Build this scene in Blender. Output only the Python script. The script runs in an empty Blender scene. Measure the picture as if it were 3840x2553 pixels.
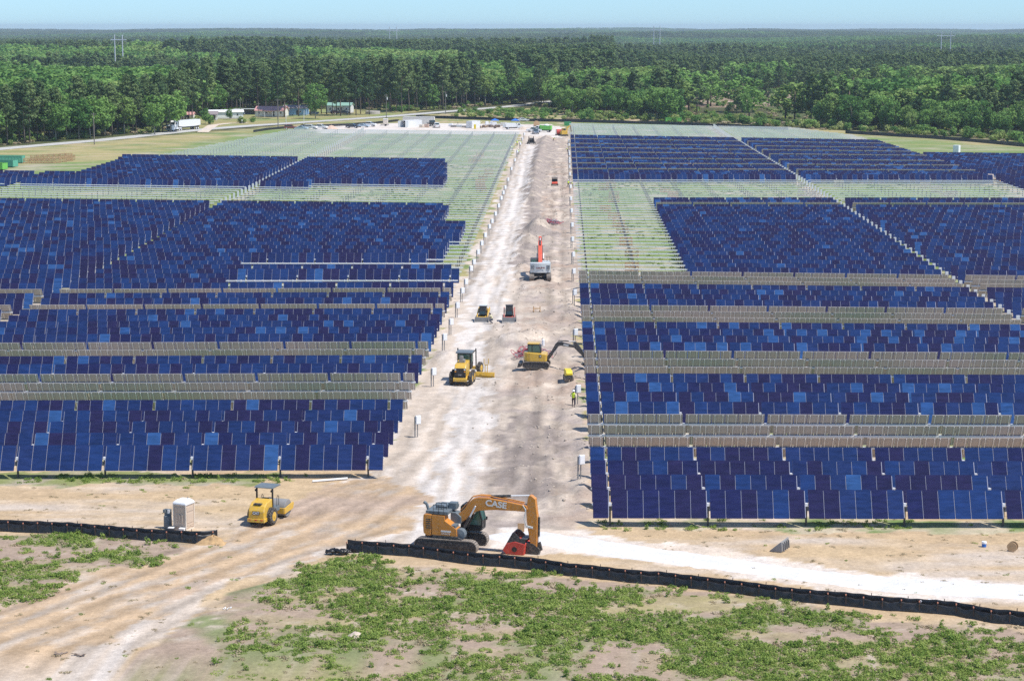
SUN_E, SKY_S, EXPO, HAZE_D = 3.8, .115, 0.45, 8e-5
SKY_TINT = (.47, .75, 1.18, 1)
DENOISE = False
import bpy, bmesh, math, random
import numpy as np
from mathutils import Vector, Matrix
R = math.radians
random.seed(7)
rng = np.random.default_rng(11)
sc = bpy.context.scene
COL = sc.collection

# ------------------------------------------------------------------ camera geometry
F, CX, CY, H = 7467.0, 1920.0, 1276.5, 38.0
PITCH, YAW = R(8.95), R(1.4625)

def interp(x, xs, ys): return float(np.interp(x, xs, ys))
LY, LS = [150, 272, 340, 409, 550, 720, 1000], [.008, .0065, -.003, -.010, -.012, -.012, 0]
RY, RS = [150, 200, 290, 340, 422, 480, 560, 676, 780, 1000], [.004, .001, -.009, -.004, .002, 0, -.008, -.016, -.016, 0]
def slope(X, Y):
    return interp(Y, LY, LS) if X < -6 else interp(Y, RY, RS)
def gz_arr(X, Y):
    X = np.asarray(X, float); Y = np.asarray(Y, float)
    sl = np.interp(Y, LY, LS) * np.clip(X + 15, -110, 0)
    sr = np.interp(Y, RY, RS) * np.clip(X - 2.5, 0, 110)
    ramp = np.clip((Y - 1300) / 1200, 0, 1)
    hill = ramp * (5.5 * np.sin(X / 610 + Y / 900 + 1.2) + 4.5 * np.sin(X / 260 - Y / 430))
    far = np.clip((Y - 5500) / 3500, 0, 1) * (5 + 4.5 * np.sin(X / 520 + 2.0) + 3.0 * np.sin(X / 190 + Y / 900))
    return sl + sr + hill + far
def gz(X, Y): return float(gz_arr(X, Y))

CP, SP, CYW, SYW = math.cos(PITCH), math.sin(PITCH), math.cos(YAW), math.sin(YAW)
FWD = Vector((-SYW * CP, CYW * CP, -SP)); RGT = Vector((CYW, SYW, 0)); UPV = RGT.cross(FWD)
def proj(X, Y, Z):
    d = Vector((X, Y, Z - H)); zc = d.dot(FWD)
    return CX + F * d.dot(RGT) / zc, CY - F * d.dot(UPV) / zc
def proj_arr(X, Y, Z):
    dz = Z - H
    zc = X * FWD.x + Y * FWD.y + dz * FWD.z
    return (CX + F * (X * RGT.x + Y * RGT.y) / zc, CY - F * (X * UPV.x + Y * UPV.y + dz * UPV.z) / zc)
def P(x, y, z=0.0):
    """world point seen at photo pixel (x, y), z metres above the ground there"""
    d = FWD + RGT * ((x - CX) / F) - UPV * ((y - CY) / F)
    t = (z - H) / d.z; p = d * t
    for _ in range(8):
        t = (z + gz(p.x, p.y) - H) / d.z; p = d * t
    return Vector((p.x, p.y, gz(p.x, p.y)))

# ------------------------------------------------------------------ objects, tags
LABELS = {}
def tag(o, label=None, cat=None, group=None, kind=None):
    if label:
        o['label'] = label; LABELS.setdefault(label, []).append(group)
    if cat: o['category'] = cat
    if group: o['group'] = group
    if kind: o['kind'] = kind
    return o
def thing(name, label, cat, loc=(0, 0, 0), rz=0.0, group=None):
    o = bpy.data.objects.new(name, None); COL.objects.link(o)
    o.location = loc; o.rotation_euler = (0, 0, rz); o.empty_display_size = .3
    return tag(o, label, cat, group)
def kids(o): return [c for c in bpy.data.objects if c.parent == o]
def link(name, me, parent=None, loc=(0, 0, 0), rot=(0, 0, 0)):
    o = bpy.data.objects.new(name, me); COL.objects.link(o)
    o.parent = parent; o.location = loc; o.rotation_euler = rot
    return o

class MB:
    def __init__(s): s.v = []; s.f = []; s.m = []; s.M = None
    def add(s, vs, fs, m=0):
        b = len(s.v)
        s.v += [tuple(s.M @ Vector(v)) for v in vs] if s.M is not None else [tuple(v) for v in vs]
        for f in fs: s.f.append(tuple(b + i for i in f)); s.m.append(m)
        return s
    def box(s, x0, x1, y0, y1, z0, z1, m=0):
        return s.add([(x0,y0,z0),(x1,y0,z0),(x1,y1,z0),(x0,y1,z0),(x0,y0,z1),(x1,y0,z1),(x1,y1,z1),(x0,y1,z1)],
            [(3,2,1,0),(4,5,6,7),(0,1,5,4),(1,2,6,5),(2,3,7,6),(3,0,4,7)], m)
    def beam(s, p, q, w, h, m=0):
        p, q = Vector(p), Vector(q); d = (q - p).normalized()
        u = d.cross(Vector((0, 0, 1)))
        if u.length < 1e-3: u = Vector((1, 0, 0))
        u.normalize(); n = u.cross(d); u *= w / 2; n *= h / 2
        return s.add([p-u-n, p+u-n, p+u+n, p-u+n, q-u-n, q+u-n, q+u+n, q-u+n],
            [(0,1,2,3),(7,6,5,4),(0,4,5,1),(1,5,6,2),(2,6,7,3),(3,7,4,0)], m)
    def prism(s, poly, y0, y1, m=0, taper=0.0):
        n = len(poly); a = sum(poly[i][0]*poly[(i+1)%n][1]-poly[(i+1)%n][0]*poly[i][1] for i in range(n))
        if a < 0: poly = poly[::-1]
        vs = [(x, y0, z) for x, z in poly] + [(x, y1, z) for x, z in poly]
        fs = [tuple(range(n)), tuple(range(2*n-1, n-1, -1))] + [((i+1)%n, i, n+i, n+(i+1)%n) for i in range(n)]
        return s.add(vs, fs, m)
    def cyl(s, p, q, r, r2=None, n=10, m=0):
        p, q = Vector(p), Vector(q); r2 = r if r2 is None else r2
        d = (q - p).normalized(); u = d.orthogonal().normalized(); w = d.cross(u)
        vs = []
        for c, rr in ((p, r), (q, r2)):
            for i in range(n):
                a = 2*math.pi*i/n; vs.append(c + (u*math.cos(a) + w*math.sin(a))*rr)
        fs = [(i, (i+1)%n, n+(i+1)%n, n+i) for i in range(n)] + [tuple(range(n-1, -1, -1)), tuple(range(n, 2*n))]
        return s.add(vs, fs, m)
    def tube(s, pts, r, n=5, m=0):
        pts = [Vector(p) for p in pts]; vs = []; N = len(pts)
        for i, p in enumerate(pts):
            d = (pts[min(i+1, N-1)] - pts[max(i-1, 0)])
            d = d.normalized() if d.length > 1e-6 else Vector((0,0,1))
            u = d.cross(Vector((.13, .21, .97))); u = u.normalized() if u.length > 1e-3 else Vector((1,0,0)); w = d.cross(u)
            rr = r[i] if isinstance(r, (list, tuple)) else r
            vs += [p + (u*math.cos(2*math.pi*k/n) + w*math.sin(2*math.pi*k/n))*rr for k in range(n)]
        fs = [(i*n+k, i*n+(k+1)%n, (i+1)*n+(k+1)%n, (i+1)*n+k) for i in range(N-1) for k in range(n)]
        fs += [tuple(range(n-1, -1, -1)), tuple(range((N-1)*n, N*n))]
        return s.add(vs, fs, m)
    def lathe(s, c, prof, axis='Y', n=18, m=0):
        """prof: (radius, distance along the axis)"""
        c = Vector(c); vs = []
        for r, t in prof:
            for i in range(n):
                a = 2*math.pi*i/n; x, y = r*math.cos(a), r*math.sin(a)
                vs.append(c + Vector({'Y': (x, t, y), 'X': (t, x, y), 'Z': (x, y, t)}[axis]))
        K = len(prof)
        fs = [(k*n+i, k*n+(i+1)%n, (k+1)*n+(i+1)%n, (k+1)*n+i) for k in range(K-1) for i in range(n)]
        fs += [tuple(range(n-1, -1, -1)), tuple(range((K-1)*n, K*n))]
        return s.add(vs, fs, m)
    def mesh(s, name, mats, smooth=False, fix=True):
        me = bpy.data.meshes.new(name); me.from_pydata(s.v, [], s.f)
        for m in (mats if isinstance(mats, (list, tuple)) else [mats]): me.materials.append(m)
        if any(s.m): me.polygons.foreach_set('material_index', s.m)
        if fix:
            bm = bmesh.new(); bm.from_mesh(me); bmesh.ops.recalc_face_normals(bm, faces=bm.faces); bm.to_mesh(me); bm.free()
        if smooth: me.polygons.foreach_set('use_smooth', [True]*len(me.polygons))
        me.update()
        return me
    def build(s, name, mats, parent=None, smooth=False, bevel=0.0, loc=(0,0,0), rot=(0,0,0)):
        o = link(name, s.mesh(name, mats, smooth), parent, loc, rot)
        if bevel:
            b = o.modifiers.new('b', 'BEVEL'); b.width = bevel; b.segments = 2; b.limit_method = 'ANGLE'
        return o

def copy_tree(o, parent=None):
    c = o.copy(); COL.objects.link(c); c.parent = parent
    for ch in TREE_KIDS.get(o.name, None) or kids(o): copy_tree(ch, c)
    return c
TREE_KIDS = {}

def lettering(text, size, mat, parent, loc, rot, name='lettering', depth=.004, bold=.0, xs=1.0):
    cu = bpy.data.curves.new('t', 'FONT'); cu.body = text; cu.size = size; cu.extrude = depth; cu.offset = bold
    cu.align_x = 'CENTER'; cu.align_y = 'CENTER'
    t = bpy.data.objects.new('t', cu); COL.objects.link(t)
    dg = bpy.context.evaluated_depsgraph_get(); me = bpy.data.meshes.new_from_object(t.evaluated_get(dg))
    bpy.data.objects.remove(t); me.name = name; me.materials.clear(); me.materials.append(mat)
    o = link(name, me, parent, loc, rot); o.scale = (xs, 1, 1)
    return o

# ------------------------------------------------------------------ materials
def mat(name, c, rough=.6, metal=0.0, var=.12, scale=3.0, dust=0.0, spec=.5, dustcol=(.45, .36, .27), coat=0):
    m = bpy.data.materials.new(name); m.use_nodes = True; nt = m.node_tree; N = nt.nodes
    b = N['Principled BSDF']; b.inputs['Roughness'].default_value = rough; b.inputs['Metallic'].default_value = metal
    b.inputs['Specular IOR Level'].default_value = spec
    if coat: b.inputs['Coat Weight'].default_value = coat; b.inputs['Coat Roughness'].default_value = .1
    if var or dust:
        tc = N.new('ShaderNodeTexCoord'); nz = N.new('ShaderNodeTexNoise')
        nz.inputs['Scale'].default_value = scale; nz.inputs['Detail'].default_value = 6; nz.inputs['Roughness'].default_value = .65
        nt.links.new(tc.outputs['Object'], nz.inputs['Vector'])
        r = N.new('ShaderNodeMapRange'); r.inputs['From Min'].default_value = .3; r.inputs['From Max'].default_value = .7
        r.inputs['To Min'].default_value = 1 - var; r.inputs['To Max'].default_value = 1 + var
        nt.links.new(nz.outputs['Fac'], r.inputs['Value'])
        mx = N.new('ShaderNodeMix'); mx.data_type = 'RGBA'; mx.blend_type = 'MULTIPLY'; mx.inputs['Factor'].default_value = 1
        mx.inputs['A'].default_value = (*c, 1); nt.links.new(r.outputs['Result'], mx.inputs['B'])
        out = mx.outputs['Result']
        if dust:
            n2 = N.new('ShaderNodeTexNoise'); n2.inputs['Scale'].default_value = scale*2.3; n2.inputs['Detail'].default_value = 7
            nt.links.new(tc.outputs['Object'], n2.inputs['Vector'])
            r2 = N.new('ShaderNodeMapRange'); r2.inputs['From Min'].default_value = .42; r2.inputs['From Max'].default_value = .75
            r2.inputs['To Max'].default_value = dust; nt.links.new(n2.outputs['Fac'], r2.inputs['Value'])
            m2 = N.new('ShaderNodeMix'); m2.data_type = 'RGBA'; m2.inputs['B'].default_value = (*dustcol, 1)
            nt.links.new(out, m2.inputs['A']); nt.links.new(r2.outputs['Result'], m2.inputs['Factor']); out = m2.outputs['Result']
        nt.links.new(out, b.inputs['Base Color'])
    else:
        b.inputs['Base Color'].default_value = (*c, 1)
    return m

M = {}
M['white'] = mat('white_paint', (.78, .78, .76), .45, var=.05, dust=.12)
M['offwhite'] = mat('offwhite_paint', (.66, .64, .58), .55, var=.07, dust=.2)
M['black'] = mat('black_plastic', (.012, .012, .013), .5, dust=.12)
M['dark'] = mat('dark_steel', (.035, .036, .038), .5, dust=.3)
M['rubber'] = mat('tyre_rubber', (.028, .028, .03), .8, dust=.45)
M['dusty'] = mat('dusty_steel', (.22, .19, .165), .75, dust=.6)
M['steel'] = mat('galvanised_steel', (.80, .80, .80), .5, metal=.1, var=.06)
M['post'] = mat('pile_steel', (.12, .11, .10), .6, metal=.3, var=.2)
M['glass'] = mat('cab_glass', (.03, .05, .05), .08, var=0, spec=.8)
M['greenglass'] = mat('green_cab_glass', (.06, .13, .11), .08, var=0, spec=.8)
M['orange'] = mat('orange_paint', (.62, .235, .025), .45, dust=.42, coat=.3)
M['yellow'] = mat('yellow_paint', (.70, .42, .03), .45, dust=.45, coat=.3)
M['lemon'] = mat('lemon_paint', (.78, .60, .02), .4, dust=.15)
M['red'] = mat('red_paint', (.55, .045, .03), .42, dust=.25)
M['pinkred'] = mat('faded_red_paint', (.45, .10, .08), .5, dust=.4)
M['redorange'] = mat('red_orange_paint', (.72, .10, .05), .42, dust=.15)
M['palegrey'] = mat('pale_grey_paint', (.60, .63, .62), .45, dust=.15)
M['grey'] = mat('grey_plastic', (.13, .16, .18), .55, dust=.1)
M['midgrey'] = mat('mid_grey_steel', (.25, .25, .25), .6, dust=.3)
M['tan'] = mat('tan_plastic', (.60, .47, .355), .6, var=.04)
M['tanlight'] = mat('pale_tan_plastic', (.74, .64, .52), .6, var=.04)
M['whiteplast'] = mat('white_plastic', (.86, .86, .86), .5, var=.02)
M['navy'] = mat('navy_car_paint', (.02, .027, .05), .3, var=.05, coat=.5)
M['carblue'] = mat('pale_blue_car_paint', (.45, .55, .62), .3, var=.05, coat=.5)
M['greyblue'] = mat('slate_car_paint', (.10, .13, .18), .3, var=.05, coat=.5)
M['maroon'] = mat('maroon_car_paint', (.05, .02, .025), .3, var=.05, coat=.5)
M['carred'] = mat('dull_red_car_paint', (.22, .07, .07), .4, var=.05)
M['wood'] = mat('pale_timber', (.55, .36, .19), .75, var=.25)
M['oldwood'] = mat('weathered_timber', (.24, .18, .14), .85, var=.3)
M['pole'] = mat('pole_timber', (.20, .18, .16), .85, var=.2)
M['teal'] = mat('teal_skip_paint', (.10, .42, .28), .5, dust=.2)
M['lime'] = mat('lime_skip_paint', (.16, .52, .08), .5, dust=.15)
M['green'] = mat('green_paint', (.05, .30, .10), .5, dust=.1)
M['blue'] = mat('blue_tarp', (.03, .16, .55), .6)
M['pink'] = mat('pink_sand', (.58, .42, .33), .95, var=.2)
M['sand'] = mat('pale_sand', (.56, .46, .37), .95, var=.25)
M['claydirt'] = mat('clay_dirt', (.46, .30, .15), .95, var=.3)
M['fabric'] = mat('silt_fabric', (.010, .010, .011), .42, var=.5, scale=1.3, spec=.6, dust=.05)
M['stake'] = mat('stake_timber', (.07, .045, .035), .8, var=.3)
M['cap'] = mat('orange_cap', (.62, .26, .16), .7)
M['cable'] = mat('red_cable', (.42, .05, .08), .6, var=.3)
M['cablegrey'] = mat('grey_cable', (.28, .28, .32), .6, var=.3)
M['lampamber'] = mat('amber_lens', (.75, .30, .03), .3)
M['lampwhite'] = mat('white_lens', (.85, .85, .82), .2)
M['roofred'] = mat('red_metal_roof', (.60, .31, .28), .5, var=.15)
M['roofgrey'] = mat('grey_shingle', (.26, .22, .22), .8, var=.2)
M['wallblue'] = mat('blue_siding', (.27, .42, .60), .7)
M['wallcream'] = mat('cream_siding', (.80, .77, .68), .7)
M['roofgreen'] = mat('green_metal_roof', (.25, .42, .33), .5)
M['brick'] = mat('pale_brick', (.50, .45, .40), .8, var=.2)
M['skin'] = mat('skin', (.36, .20, .13), .6, var=0)
M['hivis'] = mat('hi_vis_yellow', (.62, .78, .04), .7, var=.1)
M['cream'] = mat('cream_cloth', (.68, .63, .40), .8, var=.1)
M['trouser'] = mat('dark_trousers', (.055, .035, .05), .85, var=.1)
M['jeans'] = mat('blue_jeans', (.06, .08, .13), .85, var=.1)
M['silver'] = mat('silver_tape', (.5, .5, .5), .4, var=0)
M['boot'] = mat('brown_boots', (.05, .035, .025), .8, var=0)

# ------------------------------------------------------------------ numpy value noise
def vnoise(x, y, s=1.0, seed=0):
    x = np.asarray(x, float)/s + seed*17.31; y = np.asarray(y, float)/s + seed*9.77
    xi = np.floor(x).astype(np.int64); yi = np.floor(y).astype(np.int64); fx = x-xi; fy = y-yi
    fx = fx*fx*(3-2*fx); fy = fy*fy*(3-2*fy)
    def h(a, b):
        n = (a*374761393 + b*668265263 + seed*1442695) & 0x7fffffff
        n = ((n ^ (n >> 13))*1274126177) & 0x7fffffff
        return ((n ^ (n >> 16)) & 0xffff)/65535.0
    return (h(xi,yi)*(1-fx)+h(xi+1,yi)*fx)*(1-fy) + (h(xi,yi+1)*(1-fx)+h(xi+1,yi+1)*fx)*fy
def fbm(x, y, s, seed=0, o=4):
    t = 0; a = .5; n = 0
    for k in range(o): t = t + a*vnoise(x, y, s/(2**k), seed+k); n += a; a *= .55
    return t/n
def inpoly(u, v, poly):
    c = np.zeros(np.shape(u), bool); n = len(poly)
    for i in range(n):
        x1, y1 = poly[i]; x2, y2 = poly[(i+1) % n]
        if y1 == y2: continue
        k = ((y1 > v) != (y2 > v)) & (u < (x2-x1)*(v-y1)/(y2-y1)+x1)
        c ^= k
    return c
# ------------------------------------------------------------------ camera, sun, sky, haze
cam = bpy.data.cameras.new('camera'); camo = bpy.data.objects.new('camera', cam); COL.objects.link(camo)
cam.sensor_width = 36; cam.lens = F/3840*36; cam.sensor_fit = 'HORIZONTAL'; cam.clip_start = 1; cam.clip_end = 40000
camo.location = (0, 0, H); camo.rotation_euler = (R(90) - PITCH, 0, YAW); sc.camera = camo
SUN_EL, SUN_AZ = R(60), R(112)       # azimuth clockwise from +Y
sd = Vector((math.sin(SUN_AZ)*math.cos(SUN_EL), math.cos(SUN_AZ)*math.cos(SUN_EL), math.sin(SUN_EL)))
sl = bpy.data.lights.new('sun', 'SUN'); sl.energy = SUN_E; sl.angle = R(.53); sl.color = (1, .955, .89)
so = bpy.data.objects.new('sun', sl); COL.objects.link(so); so.rotation_euler = sd.to_track_quat('Z', 'Y').to_euler(); so.location = (0, 0, 300)
w = bpy.data.worlds.new('World'); sc.world = w; w.use_nodes = True
nt = w.node_tree; bg = nt.nodes['Background']
sky = nt.nodes.new('ShaderNodeTexSky'); sky.sky_type = 'NISHITA'; sky.sun_disc = False
sky.sun_elevation = SUN_EL; sky.sun_rotation = SUN_AZ; sky.altitude = 0; sky.air_density = 1.0; sky.dust_density = 0.1; sky.ozone_density = 4.0
sky_tint = nt.nodes.new('ShaderNodeMix'); sky_tint.data_type = 'RGBA'; sky_tint.blend_type = 'MULTIPLY'
sky_geo = nt.nodes.new('ShaderNodeTexCoord'); sky_sep = nt.nodes.new('ShaderNodeSeparateXYZ'); sky_rng = nt.nodes.new('ShaderNodeMapRange')
nt.links.new(sky_geo.outputs['Generated'], sky_sep.inputs[0]); nt.links.new(sky_sep.outputs['Z'], sky_rng.inputs['Value'])
sky_rng.inputs['From Min'].default_value = 0; sky_rng.inputs['From Max'].default_value = .35; sky_rng.inputs['To Min'].default_value = 1; sky_rng.inputs['To Max'].default_value = 0
nt.links.new(sky_rng.outputs[0], sky_tint.inputs['Factor']); sky_tint.inputs['B'].default_value = SKY_TINT
nt.links.new(sky.outputs[0], sky_tint.inputs['A']); nt.links.new(sky_tint.outputs['Result'], bg.inputs['Color'])
bg.inputs['Strength'].default_value = SKY_S
sc.view_settings.view_transform = 'Standard'; sc.view_settings.look = 'None'; sc.view_settings.exposure = EXPO; sc.view_settings.gamma = 1
sc.cycles.max_bounces = 5; sc.cycles.diffuse_bounces = 2; sc.cycles.glossy_bounces = 2; sc.cycles.transmission_bounces = 2
sc.cycles.volume_bounces = 0; sc.cycles.transparent_max_bounces = 4; sc.cycles.use_denoising = DENOISE
sc.cycles.caustics_reflective = False; sc.cycles.caustics_refractive = False; sc.cycles.sample_clamp_indirect = 4
sc.cycles.use_adaptive_sampling = False
hz = MB().box(-7000, 7000, -700, 13500, -22, 50).build('haze', [])
hm = bpy.data.materials.new('haze_air'); hm.use_nodes = True; hn = hm.node_tree
hn.nodes.remove(hn.nodes['Principled BSDF'])
pv = hn.nodes.new('ShaderNodeVolumePrincipled'); pv.inputs['Density'].default_value = HAZE_D
pv.inputs['Color'].default_value = (.76, .89, 1.0, 1); pv.inputs['Anisotropy'].default_value = .1
hn.links.new(pv.outputs[0], hn.nodes['Material Output'].inputs['Volume'])
hz.data.materials.append(hm); tag(hz, kind='stuff')

# ------------------------------------------------------------------ ground
def geo(a, b, s0, g):
    out = []; x = a; s = s0
    while x < b: x += s; s *= g; out.append(x)
    return out
xs = list(np.arange(-46, 46.01, .46)); e1 = geo(46, 6500, .8, 1.07)
xs = [-t for t in e1][::-1] + xs + e1
ys = [-650, -300, -80, 40, 90, 110] + list(np.arange(118, 200, .46)) + list(np.arange(200, 330, .8)) + list(np.arange(330, 740, 1.5)) + geo(740, 11800, 3, 1.03)
GX, GY = np.meshgrid(np.array(xs), np.array(ys))
# mounds: photo x, photo y, radius across, radius along, height
MOUNDS = [(1925,1290,2.6,5,1.0),(1690,1352,2.2,5,.9),(1985,1275,2.0,4,.8),(1840,1440,1.5,3,.35),(2050,1380,2.0,5,.6),
          (2015,860,2.0,9,1.5),(1975,905,1.8,8,1.1),(2045,905,1.6,4,.7),(1955,960,1.4,6,.7),(1960,1010,1.4,6,.5),(2062,760,1.6,6,.5),
          (2000,1100,2.5,5,.4),(1905,1235,2.2,4,.5),(2110,1880,1.2,2.5,.3),(2190,1850,.8,6,.45),(2195,1700,.8,6,.4),(2190,1550,.8,6,.35),(2175,1400,.8,8,.35),(2165,1200,.7,9,.3)]
WIND = [(2050,520),(2030,575),(2010,640),(1998,700),(1995,760)]
MPOS = [(P(a, b).x, P(a, b).y, rx, ry, h) for (a, b, rx, ry, h) in MOUNDS]; WPOS = [P(*q) for q in WIND]
def bump(X, Y):
    X = np.asarray(X, float); Y = np.asarray(Y, float); z = np.zeros(X.shape)
    mn, wn = .65+.7*vnoise(X, Y, .9, 5), .5+1.0*vnoise(X, Y, 1.6, 8)
    for (px_, py_, rx, ry, h) in MPOS:
        d = ((X-px_)/rx)**2 + ((Y-py_)/ry)**2
        z = np.maximum(z, 1.3*h*np.exp(-d*1.1)*mn)
    for k in range(len(WIND)-1):
        a, b = WPOS[k], WPOS[k+1]
        ax, ay, dx, dy = a.x, a.y, b.x-a.x, b.y-a.y; L2 = dx*dx+dy*dy
        t = np.clip(((X-ax)*dx+(Y-ay)*dy)/L2, 0, 1); d = np.hypot(X-ax-t*dx, Y-ay-t*dy)
        z = np.maximum(z, 1.1*np.exp(-(d/1.9)**2)*wn)
    inc = np.clip((X+14.5)/1.5, 0, 1)*np.clip((2.6-X)/1.2, 0, 1)*np.clip((Y-150)/6, 0, 1)*np.clip((720-Y)/20, 0, 1)
    rough = inc*np.clip((X+7)/4, .12, 1)
    z = z + rough*(fbm(X, Y, 2.2, 21, 4)-.42)*1.2 + (fbm(X, Y, 1.1, 31, 2)-.5)*.07*(Y < 740)
    # wheel ruts along the dirt track
    z = z + inc*.05*np.sin(X*5.2+2.5*vnoise(X, Y, 9, 3))*np.clip((X+12), 0, 1)
    return z
def ground_z(X, Y): return float(gz_arr(X, Y) + bump(np.array([X]), np.array([Y]))[0])
GZ0 = gz_arr(GX, GY)
near = (GY > 110) & (GY < 760)
GB = np.where(near, bump(GX, GY), 0)
U, V = proj_arr(GX, GY, GZ0)
pscale = np.clip((V-101)/1900, .02, 1.2)
U0, V0 = U, V
nu = (fbm(GX, GY, 4, 41, 4)-.5); nv = (fbm(GX, GY, 4, 47, 4)-.5)
U = U + nu*260*pscale; V = V + nv*60*pscale
def c3(c): return np.array(c)[None, None, :]
def lerp(A, B, t): t = np.clip(t, 0, 1)[..., None]; return A*(1-t) + B*t
n1 = fbm(GX, GY, 3.0, 1); n2 = fbm(GX, GY, 9, 2); n3 = fbm(GX, GY, .9, 3, 3); n4 = fbm(GX*.35, GY*1.6, 4, 4); n5 = fbm(GX, GY, 40, 9, 3)
nst = fbm(GX*3, GY*.35, 3, 6)       # streaks along the track
SAND, WHITE, TAN, SOIL, SPOIL = c3((.57,.475,.385)), c3((.64,.58,.525)), c3((.43,.315,.195)), c3((.385,.29,.22)), c3((.325,.27,.235))
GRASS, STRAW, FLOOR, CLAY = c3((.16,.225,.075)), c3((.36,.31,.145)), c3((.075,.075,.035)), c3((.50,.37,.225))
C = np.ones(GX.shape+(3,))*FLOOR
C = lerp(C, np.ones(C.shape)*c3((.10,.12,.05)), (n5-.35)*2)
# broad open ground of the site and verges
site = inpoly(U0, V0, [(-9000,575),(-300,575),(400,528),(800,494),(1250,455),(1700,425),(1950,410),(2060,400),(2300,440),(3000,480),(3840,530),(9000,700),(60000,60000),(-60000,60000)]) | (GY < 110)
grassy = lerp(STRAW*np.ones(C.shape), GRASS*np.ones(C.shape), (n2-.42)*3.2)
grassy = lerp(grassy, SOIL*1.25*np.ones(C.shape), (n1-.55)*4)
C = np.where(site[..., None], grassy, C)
yard = inpoly(U, V0, [(660,500),(700,440),(960,405),(1500,395),(1760,395),(1500,430),(1000,465)])
C = np.where(yard[..., None], lerp(STRAW*.9, GRASS*1.15, (n2-.4)*3), C)
clear = inpoly(U, V0, [(2540,352),(2700,340),(3000,350),(3840,358),(4600,370),(4600,440),(3700,420),(3000,402),(2560,402)])
C = np.where(clear[..., None], lerp(c3((.30,.21,.16)), GRASS*.9, (n2-.5)*3), C)
# under the racks
arr = inpoly(U0, V0, [(2140,462),(2700,462),(3250,510),(4600,620),(9000,1960),(2225,1960)]) | inpoly(U0, V0, [(1945,480),(1030,480),(420,600),(-600,660),(-9000,1780),(1440,1770)])
under = lerp(GRASS*1.1*np.ones(C.shape), SAND*.8, (n2*.6+n1*.4-.50)*4+np.clip((330-GY)/40, 0, 1)*.7)
under = lerp(under, STRAW, (n4-.5)*2)
ais = ((GX > -72.5) & (GX < -69)) | ((GX > 56) & (GX < 59.2)) | ((GX > 103.6) & (GX < 106)); under = np.where(ais[..., None], lerp(SAND*.8, STRAW, (n1-.4)*3), under)
C = np.where(arr[..., None], under, C)
# near strips
strip = (V0 > 1740)
C = np.where(strip[..., None], lerp(lerp(TAN*1.1, SAND*.92, (n4-.47)*4), CLAY, (n2-.48)*3), C)
gl = inpoly(U, V, [(-500,1770),(1150,1770),(900,1812),(500,1812),(-500,1815)]) & strip
C = np.where(gl[..., None], lerp(lerp(GRASS, STRAW, .4), SAND*.7, (n1-.5)*4), C)
gr = inpoly(U, V, [(2240,1945),(4400,1945),(4400,1990),(3000,1990),(2240,1975)])
C = np.where(gr[..., None], lerp(lerp(SAND, STRAW, .4), GRASS, (n1-.47)*4), C)
# foreground field
field = inpoly(U, V, [(-500,1985),(500,2010),(830,2050),(800,2090),(560,2200),(-500,2330)]) | inpoly(U, V, [(1240,2095),(1700,2120),(2560,2200),(3200,2310),(4600,2420),(4600,3200),(250,3200),(400,2540),(700,2330),(1000,2190)])
fpt = fbm(GX, GY*1.5, 4.6, 81, 3)
fcol = lerp(SOIL*.92*np.ones(C.shape), GRASS*.95, np.clip((fpt-.46)*4, 0, .72))
fcol = lerp(fcol, STRAW*1.0, (n4-.5)*3)
fcol = lerp(fcol, SAND*.76, (n3-.6)*4)
C = np.where(field[..., None], fcol, C)
# sandy corridor and the dirt fan at the entrance
corr = inpoly(U, V0, [(1958,495),(1925,560),(1880,690),(1820,830),(1740,1010),(1690,1110),(1640,1200),(1585,1340),(1500,1500),(1420,1690),(1370,1780),(1200,1830),(1000,1900),(860,2010),(560,2150),(-200,2330),(-300,2900),(300,2700),(560,2400),(760,2270),(1000,2150),(1240,2080),(1560,2080),(1900,2060),(2240,1995),(2225,1900),(2200,1400),(2168,800),(2140,490)])
side = np.clip((GX+7.5+1.6*(n1-.5)*4)/3, 0, 1)
lanec = lerp(lerp(SAND*.98*np.ones(C.shape), WHITE*.97, (nst-.45)*3), SAND*.84, (fbm(GX*4, GY*.12, 5, 15)-.52)*6)
rough = lerp(lerp(SAND*.72*np.ones(C.shape), SPOIL*1.2, (n1-.42)*4), c3((.41,.31,.24)), (n2-.47)*4); rough = lerp(rough, SAND*.98, (fbm(GX, GY*.5, 2.1, 14)-.54)*6)
ccol = lerp(lanec, rough, side)
C = np.where(corr[..., None], ccol, C)
fan = inpoly(U, V, [(1440,1790),(1100,1850),(820,2020),(-200,2300),(-300,2600),(300,2420),(800,2200),(1250,2040),(1560,1990),(1640,1850)])
dirn = fbm(GX*.45+GY*.9, GX*.9*2.6-GY*.45*2.6, 2.4, 61)
fanc = lerp(lerp(c3((.48,.345,.22))*np.ones(C.shape), SAND*.87, (dirn-.47)*4), c3((.44,.33,.25)), (n2-.52)*4)
C = np.where(fan[..., None], fanc, C)
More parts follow.
